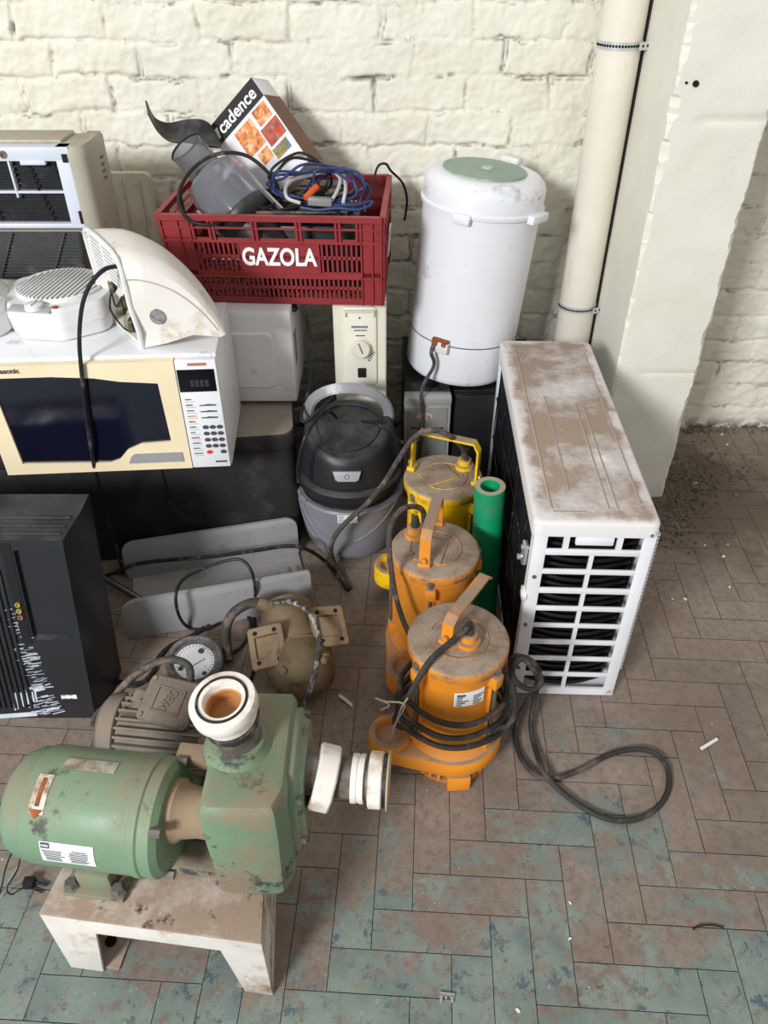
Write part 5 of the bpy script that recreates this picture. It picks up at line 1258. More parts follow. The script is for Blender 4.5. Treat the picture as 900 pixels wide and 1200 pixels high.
# ------------------------------------------------------------------ window air conditioner behind the front microwave
def make_window_ac():
    t = thing('window_air_conditioner', (-0.95, 2.07, 0.40), 'beige window air conditioner with opened white frame, behind the fan heater', 'air conditioner')
    bm_ = mat('beige_grey_casing', (178, 172, 156), 0.45, var=0.04, vs=3, dirt=(130, 118, 98), da=0.66, ds=9, dust=(170, 160, 142), dusta=0.5)
    wm = mat('cool_white_plastic', (206, 212, 226), 0.35, var=0.03, dirt=(150, 140, 130), da=0.7, ds=12)
    b = MB(); b.bx(-1.42, -0.735, 1.965, 2.10, 0.402, 1.058, 0.010); b.build('casing', bm_, t)
    # rounded end cheek
    c = MB(); o = [(-0.748, 1.945), (-0.738, 1.928), (-0.716, 1.932), (-0.704, 1.952), (-0.700, 1.99), (-0.701, 2.05), (-0.706, 2.10), (-0.745, 2.105)]
    c.loft([[(x, y, 0.402) for x, y in o], [(x, y, 1.035) for x, y in o], [(x+(-0.72-x)*0.06, y+0.004, 1.052) for x, y in o], [(x+(-0.72-x)*0.25, y+(2.03-y)*0.08, 1.062) for x, y in o]]); ch = c.build('end_cheek', bm_, t, ang=50)
    v = MB()
    for k in range(4): v.box((-0.7005, 2.04, 1.015-k*0.016), (0.006, 0.020, 0.006), 0.002)
    v.build('cheek_vents', mat('shadow_grey', (110, 106, 98), 0.6), ch)
    tp = MB(); tp.bx(-1.40, -0.77, 1.985, 2.09, 1.056, 1.066, 0.004); tp.build('top_cover', bm_, t)
    f = MB(); X0, X1, Z0, Z1, Y = -1.40, -0.740, 0.872, 1.060, 1.948
    f.bx(X0, X1, Y-0.01, Y+0.03, 1.028, Z1, 0.004); f.bx(X0, X1, Y-0.01, Y+0.03, Z0, 0.884, 0.003); f.bx(X1-0.036, X1, Y-0.0098, Y+0.03, Z0, Z1, 0.004)
    f.bx(X0, X1-0.03, Y-0.006, Y+0.02, 0.955, 0.960, 0.001)
    f.bx(-0.893, -0.888, Y-0.0065, Y+0.02, 0.945, 1.036, 0.001); f.bx(-0.86, -0.80, Y-0.014, Y, 1.021, 1.031, 0.002)
    fr = f.build('front_frame', wm, t)
    s = MB(); s.cyl((-0.895, Y-0.012, 1.044), (-0.895, Y-0.008, 1.044), 0.009, 14); s.build('frame_screw', MT['steel'], fr)
    MB().box((-0.752, Y-0.011, 1.036), (0.012, 0.004, 0.018)).build('latch_slot', MT['dark'], fr)
    s = MB(); s.box((-0.745, Y-0.011, 0.90), (0.010, 0.004, 0.03)); s.build('latch_slot', MT['dark'], fr)
    d = MB(); d.bx(X0, X1-0.03, Y+0.012, Y+0.02, 0.88, 1.04)
    for k in range(12): d.bx(X0, X1-0.034, Y+0.004, Y+0.014, 0.887+k*0.0125, 0.891+k*0.0125)
    d.build('evaporator_fins', mat('black_fins', (30, 32, 36), 0.45, 0.2, var=0.3, vs=20, dirt=(74, 74, 78), da=0.64, ds=20), t)
    w = MB()
    for x in (-0.98, -0.85, -0.79): w.tube([(x, Y+0.002, 1.03), (x+0.012, Y, 0.96), (x+0.03, Y+0.002, 0.888)], 0.0022, 6, 4)
    w.build('filter_wire', MT['black_plastic'], t)
    # filter flap hanging below, tilted out
    F = T((-0.752, 1.93, 0.872)) @ RX(-14)
    fl = MB(F); fl.bx(-0.65, 0, -0.008, 0.0, -0.115, -0.004, 0.002)
    for k in range(14): fl.bx(-0.65, -0.004, -0.0125, -0.007, -0.110+k*0.0078, -0.107+k*0.0078)
    for k in range(5): fl.box((-0.06-k*0.13, -0.012, -0.058), (0.007, 0.006, 0.118), 0.001, rot=RY(24))
    fl.build('filter_flap', mat('black_filter_mesh', (36, 37, 42), 0.6, var=0.2, vs=30, dirt=(84, 82, 82), da=0.6, ds=24), t)
    p = MB(); p.bx(-1.40, -0.742, 1.935, 1.965, 0.402, 0.745, 0.004); p.build('lower_front', bm_, t)
    t2 = thing('backing_sheet', (-0.71, 2.30, 0), 'pale ribbed plastic sheet standing behind the window air conditioner', 'sheet')
    q = MB(T((-0.755, 2.315, 0.402)) @ RX(-4)); q.prism(rrect(0.16, 0.50, 0.02, 4), 0.03, frame((0, 0.015, 0.25), (1, 0, 0), (0, 0, 1)), 0.004); q.build('sheet', mat('pale_beige_plastic', (206, 200, 184), 0.5, var=0.05, dirt=(170, 156, 130), da=0.6, ds=9), t2)
    q = MB(T((-0.755, 2.315, 0.402)) @ RX(-4))
    for k in range(3): q.bx(-0.06+k*0.05, -0.05+k*0.05, -0.019, -0.013, 0.02, 0.48, 0.002)
    q.build('stiffening_rib', mat('pale_beige_rib', (196, 190, 174), 0.5), t2)
make_window_ac()

# ------------------------------------------------------------------ old television back at the left
def make_tv():
    # outline of the wide front and of the narrower back that faces the room, leaning away
    t = thing('television', (-0.86, 1.2, 0), 'black television cabinet with scuffed vents and recessed panel, standing before the black chest', 'television')
    m = mat('black_tv_shell', (32, 33, 38), 0.34, var=0.08, vs=5, dust=(78, 76, 76), dusta=0.55)
    xr, xl = -0.657, -1.30
    tilt = 0.115/0.5
    def far(x, z): return Vector((x, 1.195+tilt*z, z))
    n = Vector((0, -1, tilt)).normalized()*0.088
    xn = -0.674
    top = 0.470
    P_far = [far(xl, 0.0), far(xr, 0.0), far(xr-0.002, top), far(xl, top)]
    def nr(x, z): return Vector((x, 1.122+tilt*z, z))
    ZT = 0.458
    P_near = [nr(xl, 0.0), nr(xn-0.006, 0.0), nr(xn, ZT), nr(xl, ZT)]
    back = [p+Vector((0, 0.07, 0.0)) for p in P_far]
    b = MB(); b.loft([back, P_far, P_near], True, False)
    # near face with a tall recess
    def onn(px, py): return onplane(px, py, nr(0, 0), Vector((0, -1, tilt)).normalized())
    R = [(16, 630), (66, 626), (90, 746), (40, 750)]
    nx, nz = 26, 22; rec = 0.010; 
    def inrec(p): return -0.862 < p.x < -0.752+0.0*p.z and 0.135 < p.z < 0.405
    xs = [xl, -1.1, -0.95, -0.782, -0.778, -0.73, -0.697, -0.693, xn]; zs = [0.0, 0.06, 0.215, 0.222, 0.33, 0.430, 0.435, ZT]
    V = {}
    for i, x in enumerate(xs):
        for j, z in enumerate(zs):
            xe = x
            if i == len(xs)-1: xe = xn-0.006*(1-z/ZT)
            p = nr(xe, z); 
            if -0.7781 <= x <= -0.6969 and 0.2219 <= z <= 0.4301: p = p-Vector((0, -1, tilt)).normalized()*rec
            V[i, j] = b.bm.verts.new(p)
    for i in range(len(xs)-1):
        for j in range(len(zs)-1): b.bm.faces.new((V[i, j], V[i+1, j], V[i+1, j+1], V[i, j+1]))
    body = b.build('shell', m, t, ang=18)
    F = frame(nr(0, 0), (1, 0, 0), (0, tilt, 1))
    g = MB(F)     # ridges along the top bevel
    for k, (yy, zz) in enumerate(((1.20, 0.455), (1.235, 0.475), (1.27, 0.49))):
        pass
    r = MB()
    for f in (0.25, 0.55, 0.85): 
        a = P_near[3].lerp(P_far[3], f); c = P_near[2].lerp(P_far[2], f); r.tube([a, c+Vector((-0.012, 0, 0))], 0.004, 8, 1, smooth=False)
    r.build('top_ridge', m, body)
    s = MB(F); s.bx(-0.808, -0.786, 0.21, 0.462, -0.002, 0.0012); sl = s.build('socket_slot', MT['dark'], body)
    for k, cc in enumerate(((190, 170, 90), (190, 180, 110), (170, 120, 110))):
        j = MB(F); j.lathe([(0.006, 0.0), (0.006, 0.006), (0.003, 0.006), (0.003, 0.002), (0.0, 0.002)], 14, T((-0.797, 0.315-k*0.016, 0.001))); j.build('jack', mat('jack_%d' % k, cc, 0.35, 0.6), sl)
    v = MB(F)
    for k in range(9): v.bx(-0.925+k*0.0125, -0.919+k*0.0125, 0.03, 0.40, -0.001, 0.004, 0.001)
    v.build('vent_ribs', m, body)
    # scuffs: many short pale scratches near the lower vent edge
    q = MB(F); rr = random.Random(6)
    for k in range(120):
        z = 0.01+0.29*rr.random()**1.3; x = -0.822+0.062*rr.random()*(1-z*2.2); L = rr.uniform(0.010, 0.034)*(1.15-z*2)
        q.box((x, z, 0.0004), (L, rr.uniform(0.0005, 0.0022), 0.0006), rot=RZ(rr.uniform(4, 22)))
    for k in range(9): q.box((-0.862+k*0.0068, 0.048+0.002*k, 0.0004), (0.0038, 0.05-0.003*k, 0.0006), rot=RZ(-3))
    q.box((-0.865, 0.008, 0.0004), (0.10, 0.012, 0.0006), rot=RZ(5)); q.box((-0.797, 0.085, 0.0004), (0.028, 0.012, 0.0006), rot=RZ(15))
    q.build('pale_scuffs', mat('pale_scuff', (186, 194, 206), 0.5, var=0.1), body)
    c = onn(81, 816.5); cl = F.inverted() @ c
    sticker(F @ T((cl.x, cl.y, 0.0002)) @ RZ(2), 0.036, 0.011, body, 2, cols=2, seed=7)
make_tv()

# ------------------------------------------------------------------ grey metal channel and rod
BR = T((-0.667, 1.367, 0.0)) @ RZ(14)
def make_channel():
    t = thing('metal_channel', (-0.43, 1.55, 0), 'grey painted metal channel with rounded flanges lying before the black chest', 'channel')
    m = mat('grey_paint', (158, 158, 161), 0.45, var=0.03, vs=4, dirt=(128, 124, 120), da=0.64, ds=8)
    L_, D_, H_ = 0.488, 0.240, 0.130
    def flange(r, rr_):
        o = [(0.0, 0.0), (L_, 0.0)]
        for k in range(7): a = math.radians(90*k/6); o.append((L_-rr_+rr_*math.cos(a), H_-rr_+rr_*math.sin(a)))
        for k in range(7): a = math.radians(90+90*k/6); o.append((r+r*math.cos(a), H_-r+r*math.sin(a)))
        return o
    b = MB(BR); b.prism(flange(0.045, 0.006), 0.012, frame((0, 0.012, 0.0), (1, 0, 0), (0, 0.0, 1)), 0.0015); b.build('front_flange', m, t)
    b = MB(BR @ T((0.0, D_, 0))); b.prism(flange(0.035, 0.03), 0.010, frame((0, 0.0, 0.0), (1, 0, 0), (0, 0.05, 1)), 0.0015); b.build('back_flange', m, t)
    b = MB(BR); b.bx(0.012, L_-0.004, 0.008, D_, 0.0, 0.008, 0.001); b.bx(L_-0.07, L_-0.045, 0.02, 0.16, 0.008, 0.018, 0.002); b.bx(L_-0.035, L_-0.018, 0.02, 0.16, 0.008, 0.018, 0.002); b.build('web', mat('pale_grey_paint', (170, 168, 167), 0.45, var=0.03, dirt=(140, 134, 128), da=0.62, ds=8), t)
    a, c = at(104, 668, y=1.62), at(166, 703, y=1.455)
    r = MB(); a.z = max(a.z, 0.02); r.cyl(a, c, 0.0085, 14); ro = r.build('shaft', MT['black_plastic'])
    e = MB(); e.cyl(a-(c-a).normalized()*0.001+Vector((0, 0, 0.0045)), c+Vector((0, 0, 0.0045)), 0.0045, 12); e.build('chrome_strip', MT['chrome'], ro)
    ro.name = 'metal_tube'; tag(ro, 'thin black and chrome tube sticking out of the grey metal channel', 'tube')
make_channel()

# ------------------------------------------------------------------ gauge
def make_gauge():
    C0 = Vector((-0.468, 1.262, 0.0)); M = T(C0+Vector((0, 0, 0.034))) @ RX(14) @ RY(6)
    t = thing('dial_gauge', C0, 'round white faced dial gauge with clear rim, lying between the two old motors', 'gauge')
    b = MB(M); b.lathe([(0.0, -0.022), (0.060, -0.022), (0.068, -0.016), (0.070, 0.0), (0.070, 0.010), (0.066, 0.013), (0.058, 0.011), (0.055, 0.003), (0.0, 0.003)], 48)
    bo = b.build('case', mat('smeared_clear_rim', (112, 112, 112), 0.3, var=0.35, vs=40, dirt=(90, 84, 80), da=0.5, ds=30), t)
    f = MB(M); f.solid([(0.048, 0.0028), (0.048, 0.0042)], 44); fo = f.build('dial_face', mat('dial_white', (214, 216, 220), 0.4, var=0.02, dirt=(150, 146, 140), da=0.62, ds=30), t)
    k = MB(M)
    for x, y, r in ((-0.03, -0.02, 0.007), (0.012, 0.03, 0.008), (0.028, -0.03, 0.006)): k.solid([(r, 0.004), (r*0.9, 0.0052)], 14, T((x, y, 0)))
    for i in range(24):
        a = math.radians(-40+i*11); k.box((0.043*math.cos(a), 0.043*math.sin(a), 0.0044), (0.006, 0.0014, 0.0006), rot=RZ(math.degrees(a)))
    k.box((0.005, -0.006, 0.0046), (0.05, 0.002, 0.0008), rot=RZ(38)); k.build('dial_marks', MT['ink'], fo)
make_gauge()

# ------------------------------------------------------------------ brown vibrator motor
def make_brown_motor():
    C0 = Vector((-0.212, 1.262, 0)); A0, A1 = Vector((-0.246, 1.385, 0.084)), Vector((-0.178, 1.142, 0.080))
    t = thing('vibrator_motor', C0, 'rusty brown motor lying on the floor with two bolt plates turned up', 'motor')
    m = mat('dusty_brown_casting', (112, 92, 70), 0.7, var=0.12, vs=8, dirt=(84, 66, 48), da=0.55, ds=12, dust=(132, 112, 90), dusta=0.42, bump=0.35, bs=60)
    m2 = mat('olive_dusty_cap', (108, 92, 68), 0.7, var=0.12, vs=9, dirt=(80, 66, 46), da=0.56, ds=16, bump=0.3, bs=60)
    d = (A1-A0); Ln = d.length; F = T(A0) @ d.to_track_quat('Z', 'Y').to_matrix().to_4x4()
    b = MB(F); b.lathe([(0.0, -0.012), (0.05, -0.010), (0.066, 0.0), (0.070, 0.012), (0.072, Ln*0.60), (0.078, Ln*0.61), (0.078, Ln*0.645), (0.0, Ln*0.65)], 44); b.build('barrel', m, t)
    c = MB(F); c.lathe([(0.0, Ln*0.64), (0.079, Ln*0.645), (0.080, Ln*0.68), (0.077, Ln*0.80), (0.070, Ln*0.90), (0.050, Ln*0.975), (0.025, Ln*1.0), (0.0, Ln*1.005)], 44); cap = c.build('end_cap', m2, t)
    # plates
    for side, ctr, rz, tx in ((-1, (313, 757), 20, 20), (1, (386, 733), -18, 4)):
        P = at(*ctr, z=0.150); Mx = T(P) @ RZ(14) @ RX(24) @ RY(-10 if side < 0 else 12)
        p = MB(Mx); w_, h_ = 0.084, 0.102
        p.loft([[(x, y, -0.018) for x, y in rrect(w_, h_, 0.008, 4)], [(x, y, -0.002) for x, y in rrect(w_, h_, 0.008, 4)], [(x, y, 0.0) for x, y in rrect(w_-0.004, h_-0.004, 0.008, 4)], [(x*0.7, y*0.56, 0.0) for x, y in rrect(w_-0.004, h_-0.004, 0.006, 4)], [(x*0.66, y*0.52, -0.006) for x, y in rrect(w_-0.004, h_-0.004, 0.006, 4)]])
        pl = p.build('bolt_plate', m, t, ang=30)
        w = MB(Mx); w.box((-side*0.012, 0.018, -0.045), (0.03, 0.016, 0.07), 0.004); w.box((-side*0.012, -0.018, -0.045), (0.03, 0.016, 0.07), 0.004); w.build('plate_web', m, pl)
        h = MB(Mx)
        for x, y in ((-0.024, 0.036), (0.024, -0.036), (0.022, 0.036), (-0.024, -0.036)): h.solid([(0.0055, -0.001), (0.0055, 0.0006)], 12, T((x, y, 0)))
        h.build('bolt_hole', MT['dark'], pl)
    for px, py in ((333, 784), (381, 772)):
        q = MB(T(at(px, py, z=0.125)) @ RX(55)); q.lathe([(0.0, 0.022), (0.008, 0.021), (0.010, 0.016), (0.010, 0.006), (0.014, 0.005), (0.014, -0.02), (0.0, -0.02)], 8); q.build('cap_bolt', m, cap)
    g = MB(); p = at(316, 706, z=0.13); g.cyl(p+Vector((0.03, -0.01, -0.03)), p+Vector((-0.03, 0.0, 0.0)), 0.020, 14, 0.016); g.build('cable_gland', m, t)
    MB().tube([p+Vector((-0.02, 0, 0)), at(290, 708, z=0.13), at(272, 720, z=0.11), at(265, 738, z=0.075), at(266, 760, z=0.03), at(268, 775, z=0.012)], 0.0125, 12).build('cable_sleeve', MT['grey_rubber'], t)
    MB().tube([at(320, 706, z=0.15), at(340, 705, z=0.17), at(358, 714, z=0.185), at(370, 732, z=0.185), at(374, 755, z=0.18), at(370, 785, z=0.16), at(362, 812, z=0.12), at(354, 833, z=0.05), at(346, 845, z=0.007), at(330, 850, z=0.006)], 0.0058, 10).build('power_cord', mat('paint_flecked_cord', (56, 54, 56), 0.6, dirt=(176, 172, 168), da=0.54, ds=30), t)
make_brown_motor()

# ------------------------------------------------------------------ grey electric motor behind the green pump
def make_grey_motor():
    C0 = Vector((-0.47, 1.02, 0)); t = thing('electric_motor', C0, 'dusty grey finned electric motor with cable box, behind the green motor pump', 'motor')
    m = mat('dusty_grey_casting', (112, 106, 98), 0.6, var=0.1, vs=8, dirt=(84, 76, 68), da=0.58, ds=12, dust=(134, 120, 106), dusta=0.40, bump=0.3, bs=60)
    A0, A1 = Vector((-0.612, 1.035, 0.085)), Vector((-0.345, 1.005, 0.085)); d = A1-A0; Ln = d.length
    F = T(A0) @ d.to_track_quat('Z', 'Y').to_matrix().to_4x4()
    b = MB(F); b.lathe([(0.0, -0.012), (0.02, -0.012), (0.024, -0.004), (0.060, 0.0), (0.074, 0.012), (0.077, 0.03), (0.077, 0.045), (0.070, 0.05), (0.0, 0.05)], 44); b.build('end_shield', m, t)
    b = MB(F); b.solid([(0.068, 0.046), (0.068, Ln-0.03)], 44)
    for k in range(26):
        a = 2*PI*k/26; b.box((0.0735*math.cos(a), 0.0735*math.sin(a), 0.05+(Ln-0.08)/2), (0.016, 0.0055, Ln-0.08), 0.0015, rot=RZ(math.degrees(a)))
    b.build('finned_frame', m, t)
    b = MB(F); b.lathe([(0.0, Ln-0.035), (0.078, Ln-0.035), (0.078, Ln-0.02), (0.070, Ln-0.004), (0.0, Ln)], 44); b.build('fan_cover', m, t)
    for x in (-0.56, -0.42): MB().box((x, 1.02, 0.012), (0.045, 0.16, 0.024), 0.005).build('mounting_foot', m, t)
    # terminal box, lid turned towards the room
    B = T(at(200, 824, z=0.172)) @ RZ(-16) @ RX(20)
    c = MB(B); c.box((0, 0.0, -0.020), (0.112, 0.096, 0.046), 0.012); bx_ = c.build('terminal_box', m, t)
    l = MB(B); l.loft([[(x, y, 0.003) for x, y in rrect(0.118, 0.102, 0.014, 4)], [(x, y, 0.011) for x, y in rrect(0.118, 0.102, 0.014, 4)], [(x, y, 0.015) for x, y in rrect(0.110, 0.094, 0.013, 4)]]); lo = l.build('box_lid', m, bx_)
    r = MB(B)
    for x0, x1, y0, y1 in ((-0.032, 0.032, 0.024, 0.027), (-0.032, 0.032, -0.027, -0.024), (-0.032, -0.029, -0.027, 0.027), (0.029, 0.032, -0.027, 0.027)): r.bx(x0, x1, y0, y1, 0.0145, 0.018)
    r.build('raised_border', m, bx_)
    lettering('raised_letters', 'WEG', 0.030, B @ T((0, 0, 0.0155)) @ RZ(74), m, bx_, ext=0.0018, bold=0.0006, sx=0.72)
    for x, y in ((-0.048, 0.04), (0.048, -0.04), (-0.048, -0.04), (0.048, 0.04)):
        s = MB(B); s.solid([(0.006, 0.013), (0.0055, 0.018)], 10, T((x, y, 0))); s.build('lid_screw', m, bx_)
    e = MB(B); e.box((-0.07, -0.012, -0.022), (0.05, 0.06, 0.034), 0.010); e.cyl((-0.066, -0.02, -0.005), (-0.066, -0.02, 0.008), 0.010, 10); e.build('gland_block', m, bx_)
    g0 = B @ Vector((0.022, 0.052, -0.006))
    MB().tube([g0, at(222, 783, z=0.225), at(212, 775, z=0.232), at(196, 773, z=0.225), at(176, 780, z=0.205), at(155, 794, z=0.17), at(138, 812, z=0.13), at(125, 832, z=0.09), at(116, 852, z=0.05), at(111, 872, z=0.012), at(109, 884, z=0.010)], 0.0085, 10).build('power_cord', MT['grey_rubber'], t)
    MB().tube([at(108, 852, z=0.03), at(112, 838, z=0.05), at(128, 826, z=0.10), at(146, 832, z=0.12)], 0.006, 8).build('earth_cable', MT['grey_rubber'], t)
make_grey_motor()

# ------------------------------------------------------------------ loose cables on the floor and over things
R_ = MT['black_rubber']
cable('electric_cable', [at(92, 700, z=0.006), at(104, 690, z=0.006), at(118, 678, z=0.006), at(132, 672, y=1.62), at(145, 666, y=1.60), at(165, 660, y=1.585), at(200, 656, y=1.575), at(250, 652, y=1.58), at(300, 645, y=1.60), at(335, 640, y=1.605), at(358, 643, y=1.60), at(380, 657, z=0.01), at(396, 676, z=0.006), at(408, 692, z=0.006)], 0.0055, R_, 'black cable running across the grey channel from the television to the vacuum cleaner', group='loose black cables')
cable('electric_cable', [at(300, 745, z=0.006), at(298, 715, z=0.006), at(299, 690, y=1.44), at(294, 668, y=1.45), at(282, 656, y=1.47), at(262, 658, y=1.47), at(235, 668, y=1.45), at(214, 680, y=1.415), at(206, 698, y=1.372), at(210, 722, y=1.368), at(222, 736, z=0.008), at(240, 738, z=0.006), at(262, 728, z=0.006), at(285, 720, z=0.006), at(294, 732, z=0.006), at(285, 755, z=0.006), at(268, 768, z=0.006)], 0.0042, R_, 'thin black cable making a loop over the front flange of the grey channel', group='loose black cables')
cable('electric_cable', [at(240, 735, z=0.012), at(225, 745, z=0.006), at(200, 757, z=0.006), at(185, 772, z=0.006), at(178, 790, z=0.006), at(160, 803, z=0.006), at(142, 800, z=0.006), at(130, 790, z=0.006), at(122, 778, z=0.006), at(115, 765, z=0.006)], 0.006, R_, 'black cable curving on the floor between the television and the dial gauge', group='loose black cables')
cable('electric_cable', [at(310, 735, z=0.04), at(304, 765, z=0.015), at(296, 790, z=0.006), at(290, 815, z=0.006), at(300, 840, z=0.006)], 0.004, R_, 'black cable dropping beside the left plate of the brown motor', group='loose black cables')
# cables of the pumps: from the glands
cable('pump_cable', [at(547, 549, y=1.625), at(546, 536, y=1.625), at(540, 522, y=1.60), at(522, 508, y=1.57), at(503, 504, y=1.56), at(484, 514, y=1.56), at(466, 540, y=1.57), at(450, 566, y=1.58), at(430, 590, y=1.59), at(408, 610, y=1.59), at(394, 626, y=1.585), at(388, 640, y=1.575), at(390, 656, z=0.03), at(400, 674, z=0.008), at(410, 690, z=0.006)], 0.0068, MT['grey_rubber'], 'dusty cable arching from the yellow pump over to the vacuum cleaner and floor', group='cables of the submersible pumps')
cable('pump_cable', [at(497, 611, y=1.355), at(496, 600, y=1.355), at(489, 594, y=1.34), at(475, 595, y=1.31), at(464, 604, y=1.28), at(457, 620, y=1.25), at(456, 645, y=1.23), at(459, 672, y=1.215), at(464, 700, y=1.20), at(472, 726, y=1.185), at(482, 748, y=1.155)], 0.0064, MT['grey_rubber'], 'dusty cable curving down the left of the middle orange pump', group='cables of the submersible pumps')
def front_pump_cable():
    C = Vector((0.148, 1.045, 0)); P = [C+Vector((0.016, -0.015, 0.412)), C+Vector((0.015, -0.025, 0.425)), C+Vector((0.0, -0.045, 0.425)), at(523, 757, y=1.0), at(506, 772, y=0.975), at(492, 793, y=0.955), at(481, 812, y=0.945), at(474, 822, y=0.950)]
    def ring(a, z, r=0.110): return C+Vector((r*math.cos(math.radians(a)), r*math.sin(math.radians(a)), z))
    for k in range(0, 46):
        a = 205+k*24; f = k/45
        z = (0.212, 0.165, 0.128, 0.110)[min(3, k//15)]+0.028*math.sin(math.radians(a-160))+0.004*math.sin(k*1.7)
        P.append(ring(a, max(0.104, z), 0.114+0.004*math.sin(k*0.9)))
    P += [ring(330, 0.16, 0.125), at(598, 778, y=1.04), at(612, 770, y=1.05), at(628, 780, y=1.045), at(634, 800, y=1.03), at(622, 808, y=1.02), at(606, 800, y=1.02), at(600, 785, y=1.03), at(612, 772, y=1.02), at(626, 786, y=1.01), at(630, 800, z=0.10), at(620, 818, z=0.06), at(606, 845, z=0.02), at(605, 870, z=0.007), at(612, 890, z=0.007), at(628, 908, z=0.007), at(650, 912, z=0.007), at(680, 902, z=0.007), at(715, 884, z=0.007), at(745, 878, z=0.007), at(768, 883, z=0.007), at(782, 900, z=0.007), at(783, 925, z=0.007), at(770, 947, z=0.007), at(745, 960, z=0.007), at(715, 960, z=0.007), at(685, 947, z=0.007), at(655, 925, z=0.008), at(638, 905, z=0.020), at(628, 880, z=0.010), at(622, 850, z=0.012), at(626, 822, z=0.05), at(630, 805, z=0.09)]
    cable('pump_cable', P, 0.0062, mat('pump_cable_sheath', (46, 45, 45), 0.6, var=0.12, dirt=(100, 92, 84), da=0.60, ds=12), 'long grey cable coiled around the nearest orange pump and looping onto the open floor', group='cables of the submersible pumps')
front_pump_cable()
tw = MB().tube([at(478, 818, y=0.935), at(470, 830, y=0.93), at(463, 850, y=0.94), at(458, 866, y=0.97), at(462, 850, y=0.935), at(474, 826, y=0.93), at(452, 822, y=0.93), at(440, 818, y=0.925), at(456, 826, y=0.93), at(446, 832, y=0.925)], 0.0016, 6).build('string_tie', mat('pale_string', (176, 166, 150), 0.8))
tag(tw, 'pale string tied around the coiled cable of the nearest orange pump', 'string')

# thin wires from the green motor at the left edge of the picture
wm_ = mat('thin_pale_wire', (150, 142, 132), 0.6, var=0.1)
for i, (pts, mm, lb) in enumerate((
    ([(30, 985), (14, 1000), (6, 1020), (0, 1045), (-12, 1060)], R_, 'thin black wire hanging from the green motor, nearest the frame edge'),
    ([(34, 990), (24, 1010), (12, 1030), (2, 1050), (-8, 1048)], wm_, 'thin pale wire hanging under the fan end of the green motor'),
    ([(28, 988), (20, 1020), (8, 1040), (14, 1048), (30, 1040), (50, 1046)], R_, 'thin black wire curling onto the floor left of the white stand'))):
    P = [at(pts[0][0], pts[0][1], y=0.70)]+[at(px, py, z=max(0.004, 0.16-0.08*k)) for k, (px, py) in enumerate(pts[1:])]
    cable('thin_wire', P, 0.0016, mm, lb, 'wire', 'thin wires under the green motor', 6)
pk = MB(T(at(36, 1036, z=0.0))); pk.box((0, 0, 0.008), (0.022, 0.018, 0.016), 0.003); pk.cyl((0.008, 0, 0.008), (0.034, -0.004, 0.004), 0.003, 8); p_ = pk.build('wire_connector', MT['black_plastic']); tag(p_, 'small black connector on the floor left of the white stand', 'connector')

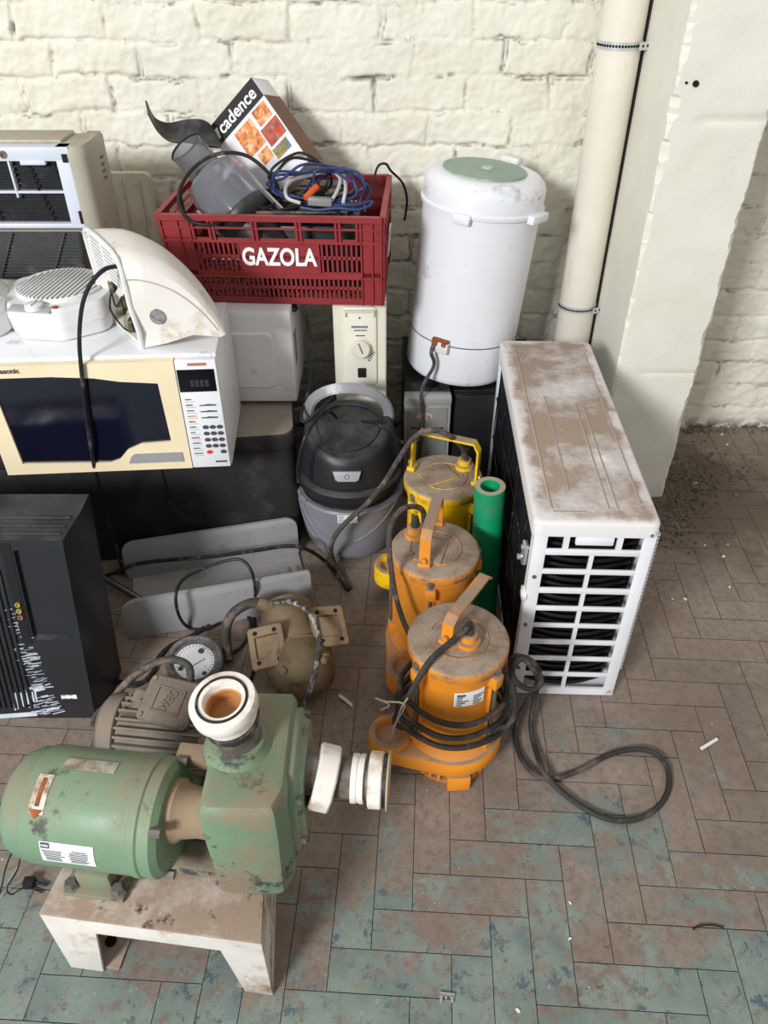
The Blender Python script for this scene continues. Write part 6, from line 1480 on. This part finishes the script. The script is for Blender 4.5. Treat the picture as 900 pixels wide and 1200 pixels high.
# ------------------------------------------------------------------ litter on the floor
def litter():
    m = mat('white_scrap', (224, 222, 218), 0.5, var=0.03)
    a, b = at(822, 877, z=0.004), at(840, 866, z=0.004)
    s = MB(); s.cyl(a, b, 0.0042, 10); tag(s.build('plastic_stick', m), 'short white plastic stick on the floor right of the cable loop', 'stick')
    c = MB(T(at(524, 1170, z=0)) @ RZ(-6)); c.bx(-0.013, 0.013, 0.003, 0.008, 0, 0.004); c.bx(-0.013, -0.008, -0.009, 0.004, 0, 0.004); c.bx(0.006, 0.011, -0.007, 0.004, 0, 0.004); c.bx(-0.004, 0.0, -0.002, 0.004, 0, 0.004)
    tag(c.build('metal_clip', MT['chrome']), 'small shiny metal clip on the floor near the front edge', 'clip')
    l = MB(); l.shell([[at(x, y+dy, z=0.004+0.004*k) for k, dy in enumerate((0, 4))] for x, y in ((397, 813), (402, 816), (408, 821), (413, 825))], 0.0012); tag(l.build('paper_scrap', m), 'torn pale scrap on the floor between the brown motor and the orange pump', 'scrap')
    w = MB().tube([at(812, 1089, z=0.0022), at(820, 1085, z=0.004), at(835, 1084, z=0.003), at(848, 1087, z=0.0022)], 0.0016, 6).build('bent_wire', R_); tag(w, 'short bent dark wire on the floor near the right edge', 'wire')
    rr = random.Random(31)
    spots = [(853, 638, 'yellow', 4), (848, 652, '', 5), (855, 688, '', 4), (803, 702, '', 5), (826, 639, '', 3), (846, 509, '', 6), (852, 521, '', 5), (788, 702, '', 3), (668, 1100, '', 3), (607, 1184, '', 4), (668, 1058, '', 3), (816, 566, '', 5)]
    for i, (px, py, k, sz) in enumerate(spots):
        b = MB(T(at(px, py, z=0)) @ RZ(rr.uniform(0, 180))); b.loft([[(x*1.0, y*0.7, 0) for x, y in rrect(sz*0.0022, sz*0.0018, sz*0.0005, 2)], [(x*0.8, y*0.5, 0.0022) for x, y in rrect(sz*0.0022, sz*0.0018, sz*0.0005, 2)]])
        o = b.build('plaster_flake', mat('yellow_chip', (206, 164, 60), 0.6) if k else m)
        where = ('small yellow chip on the floor right of the white unit', 'pale flake on the floor just below the yellow chip', 'pale flake on the floor below the two near the yellow chip', 'largest pale flake beside the white unit', 'tiny pale flake left of the yellow chip', 'long pale flake against the wall foot right of the column', 'pale flake just below the one at the wall foot', 'tiny flake left of the largest pale flake', 'tiny pale flake on the teal floor by the frame foot, upper of two', 'white dot of plaster at the bottom edge of the floor', 'tiny pale flake on the floor below the cable loop', 'white flake on the dirt heap by the column')[i]
        tag(o, where, 'flake', 'plaster flakes on the floor')
    # crumbly dirt swept against the column and the wall
    d = MB(); 
    from mathutils import noise
    def clump(p, r):
        v = []
        ret = bmesh.ops.create_icosphere(d.bm, subdivisions=1, radius=r, matrix=T(p) @ Matrix.Diagonal((1, 1, 0.6, 1)))
        for q in ret['verts']: q.co += Vector((rr.uniform(-1, 1), rr.uniform(-1, 1), rr.uniform(-0.5, 0.5)))*r*0.3
    for k in range(900):
        f = rr.random()
        if f < 0.55: px, py = rr.gauss(800, 24), rr.gauss(572, 24)
        elif f < 0.75: px, py = rr.gauss(850, 30), rr.gauss(560, 9)
        elif f < 0.85: px, py = rr.uniform(800, 905), rr.uniform(500, 508)
        else: px, py = rr.gauss(790, 14), rr.gauss(612, 14)
        p = at(px, py, z=0.0)
        if p.x < 0.91 and p.y > 1.96: p.y = 1.94-0.03*rr.random()
        if 0.28 < p.x < 0.575 and 1.17 < p.y < 2.02: continue
        if p.y > 2.395: continue
        clump(p+Vector((0, 0, 0.001)), rr.uniform(0.0015, 0.0055) if rr.random() < 0.93 else rr.uniform(0.005, 0.009))
    o = d.build('dirt', mat('dry_dirt', (104, 90, 76), 0.95, var=0.25, vs=40)); tag(o, 'crumbly brown dirt swept up around the foot of the plastered column', 'dirt', kind='stuff')
litter()
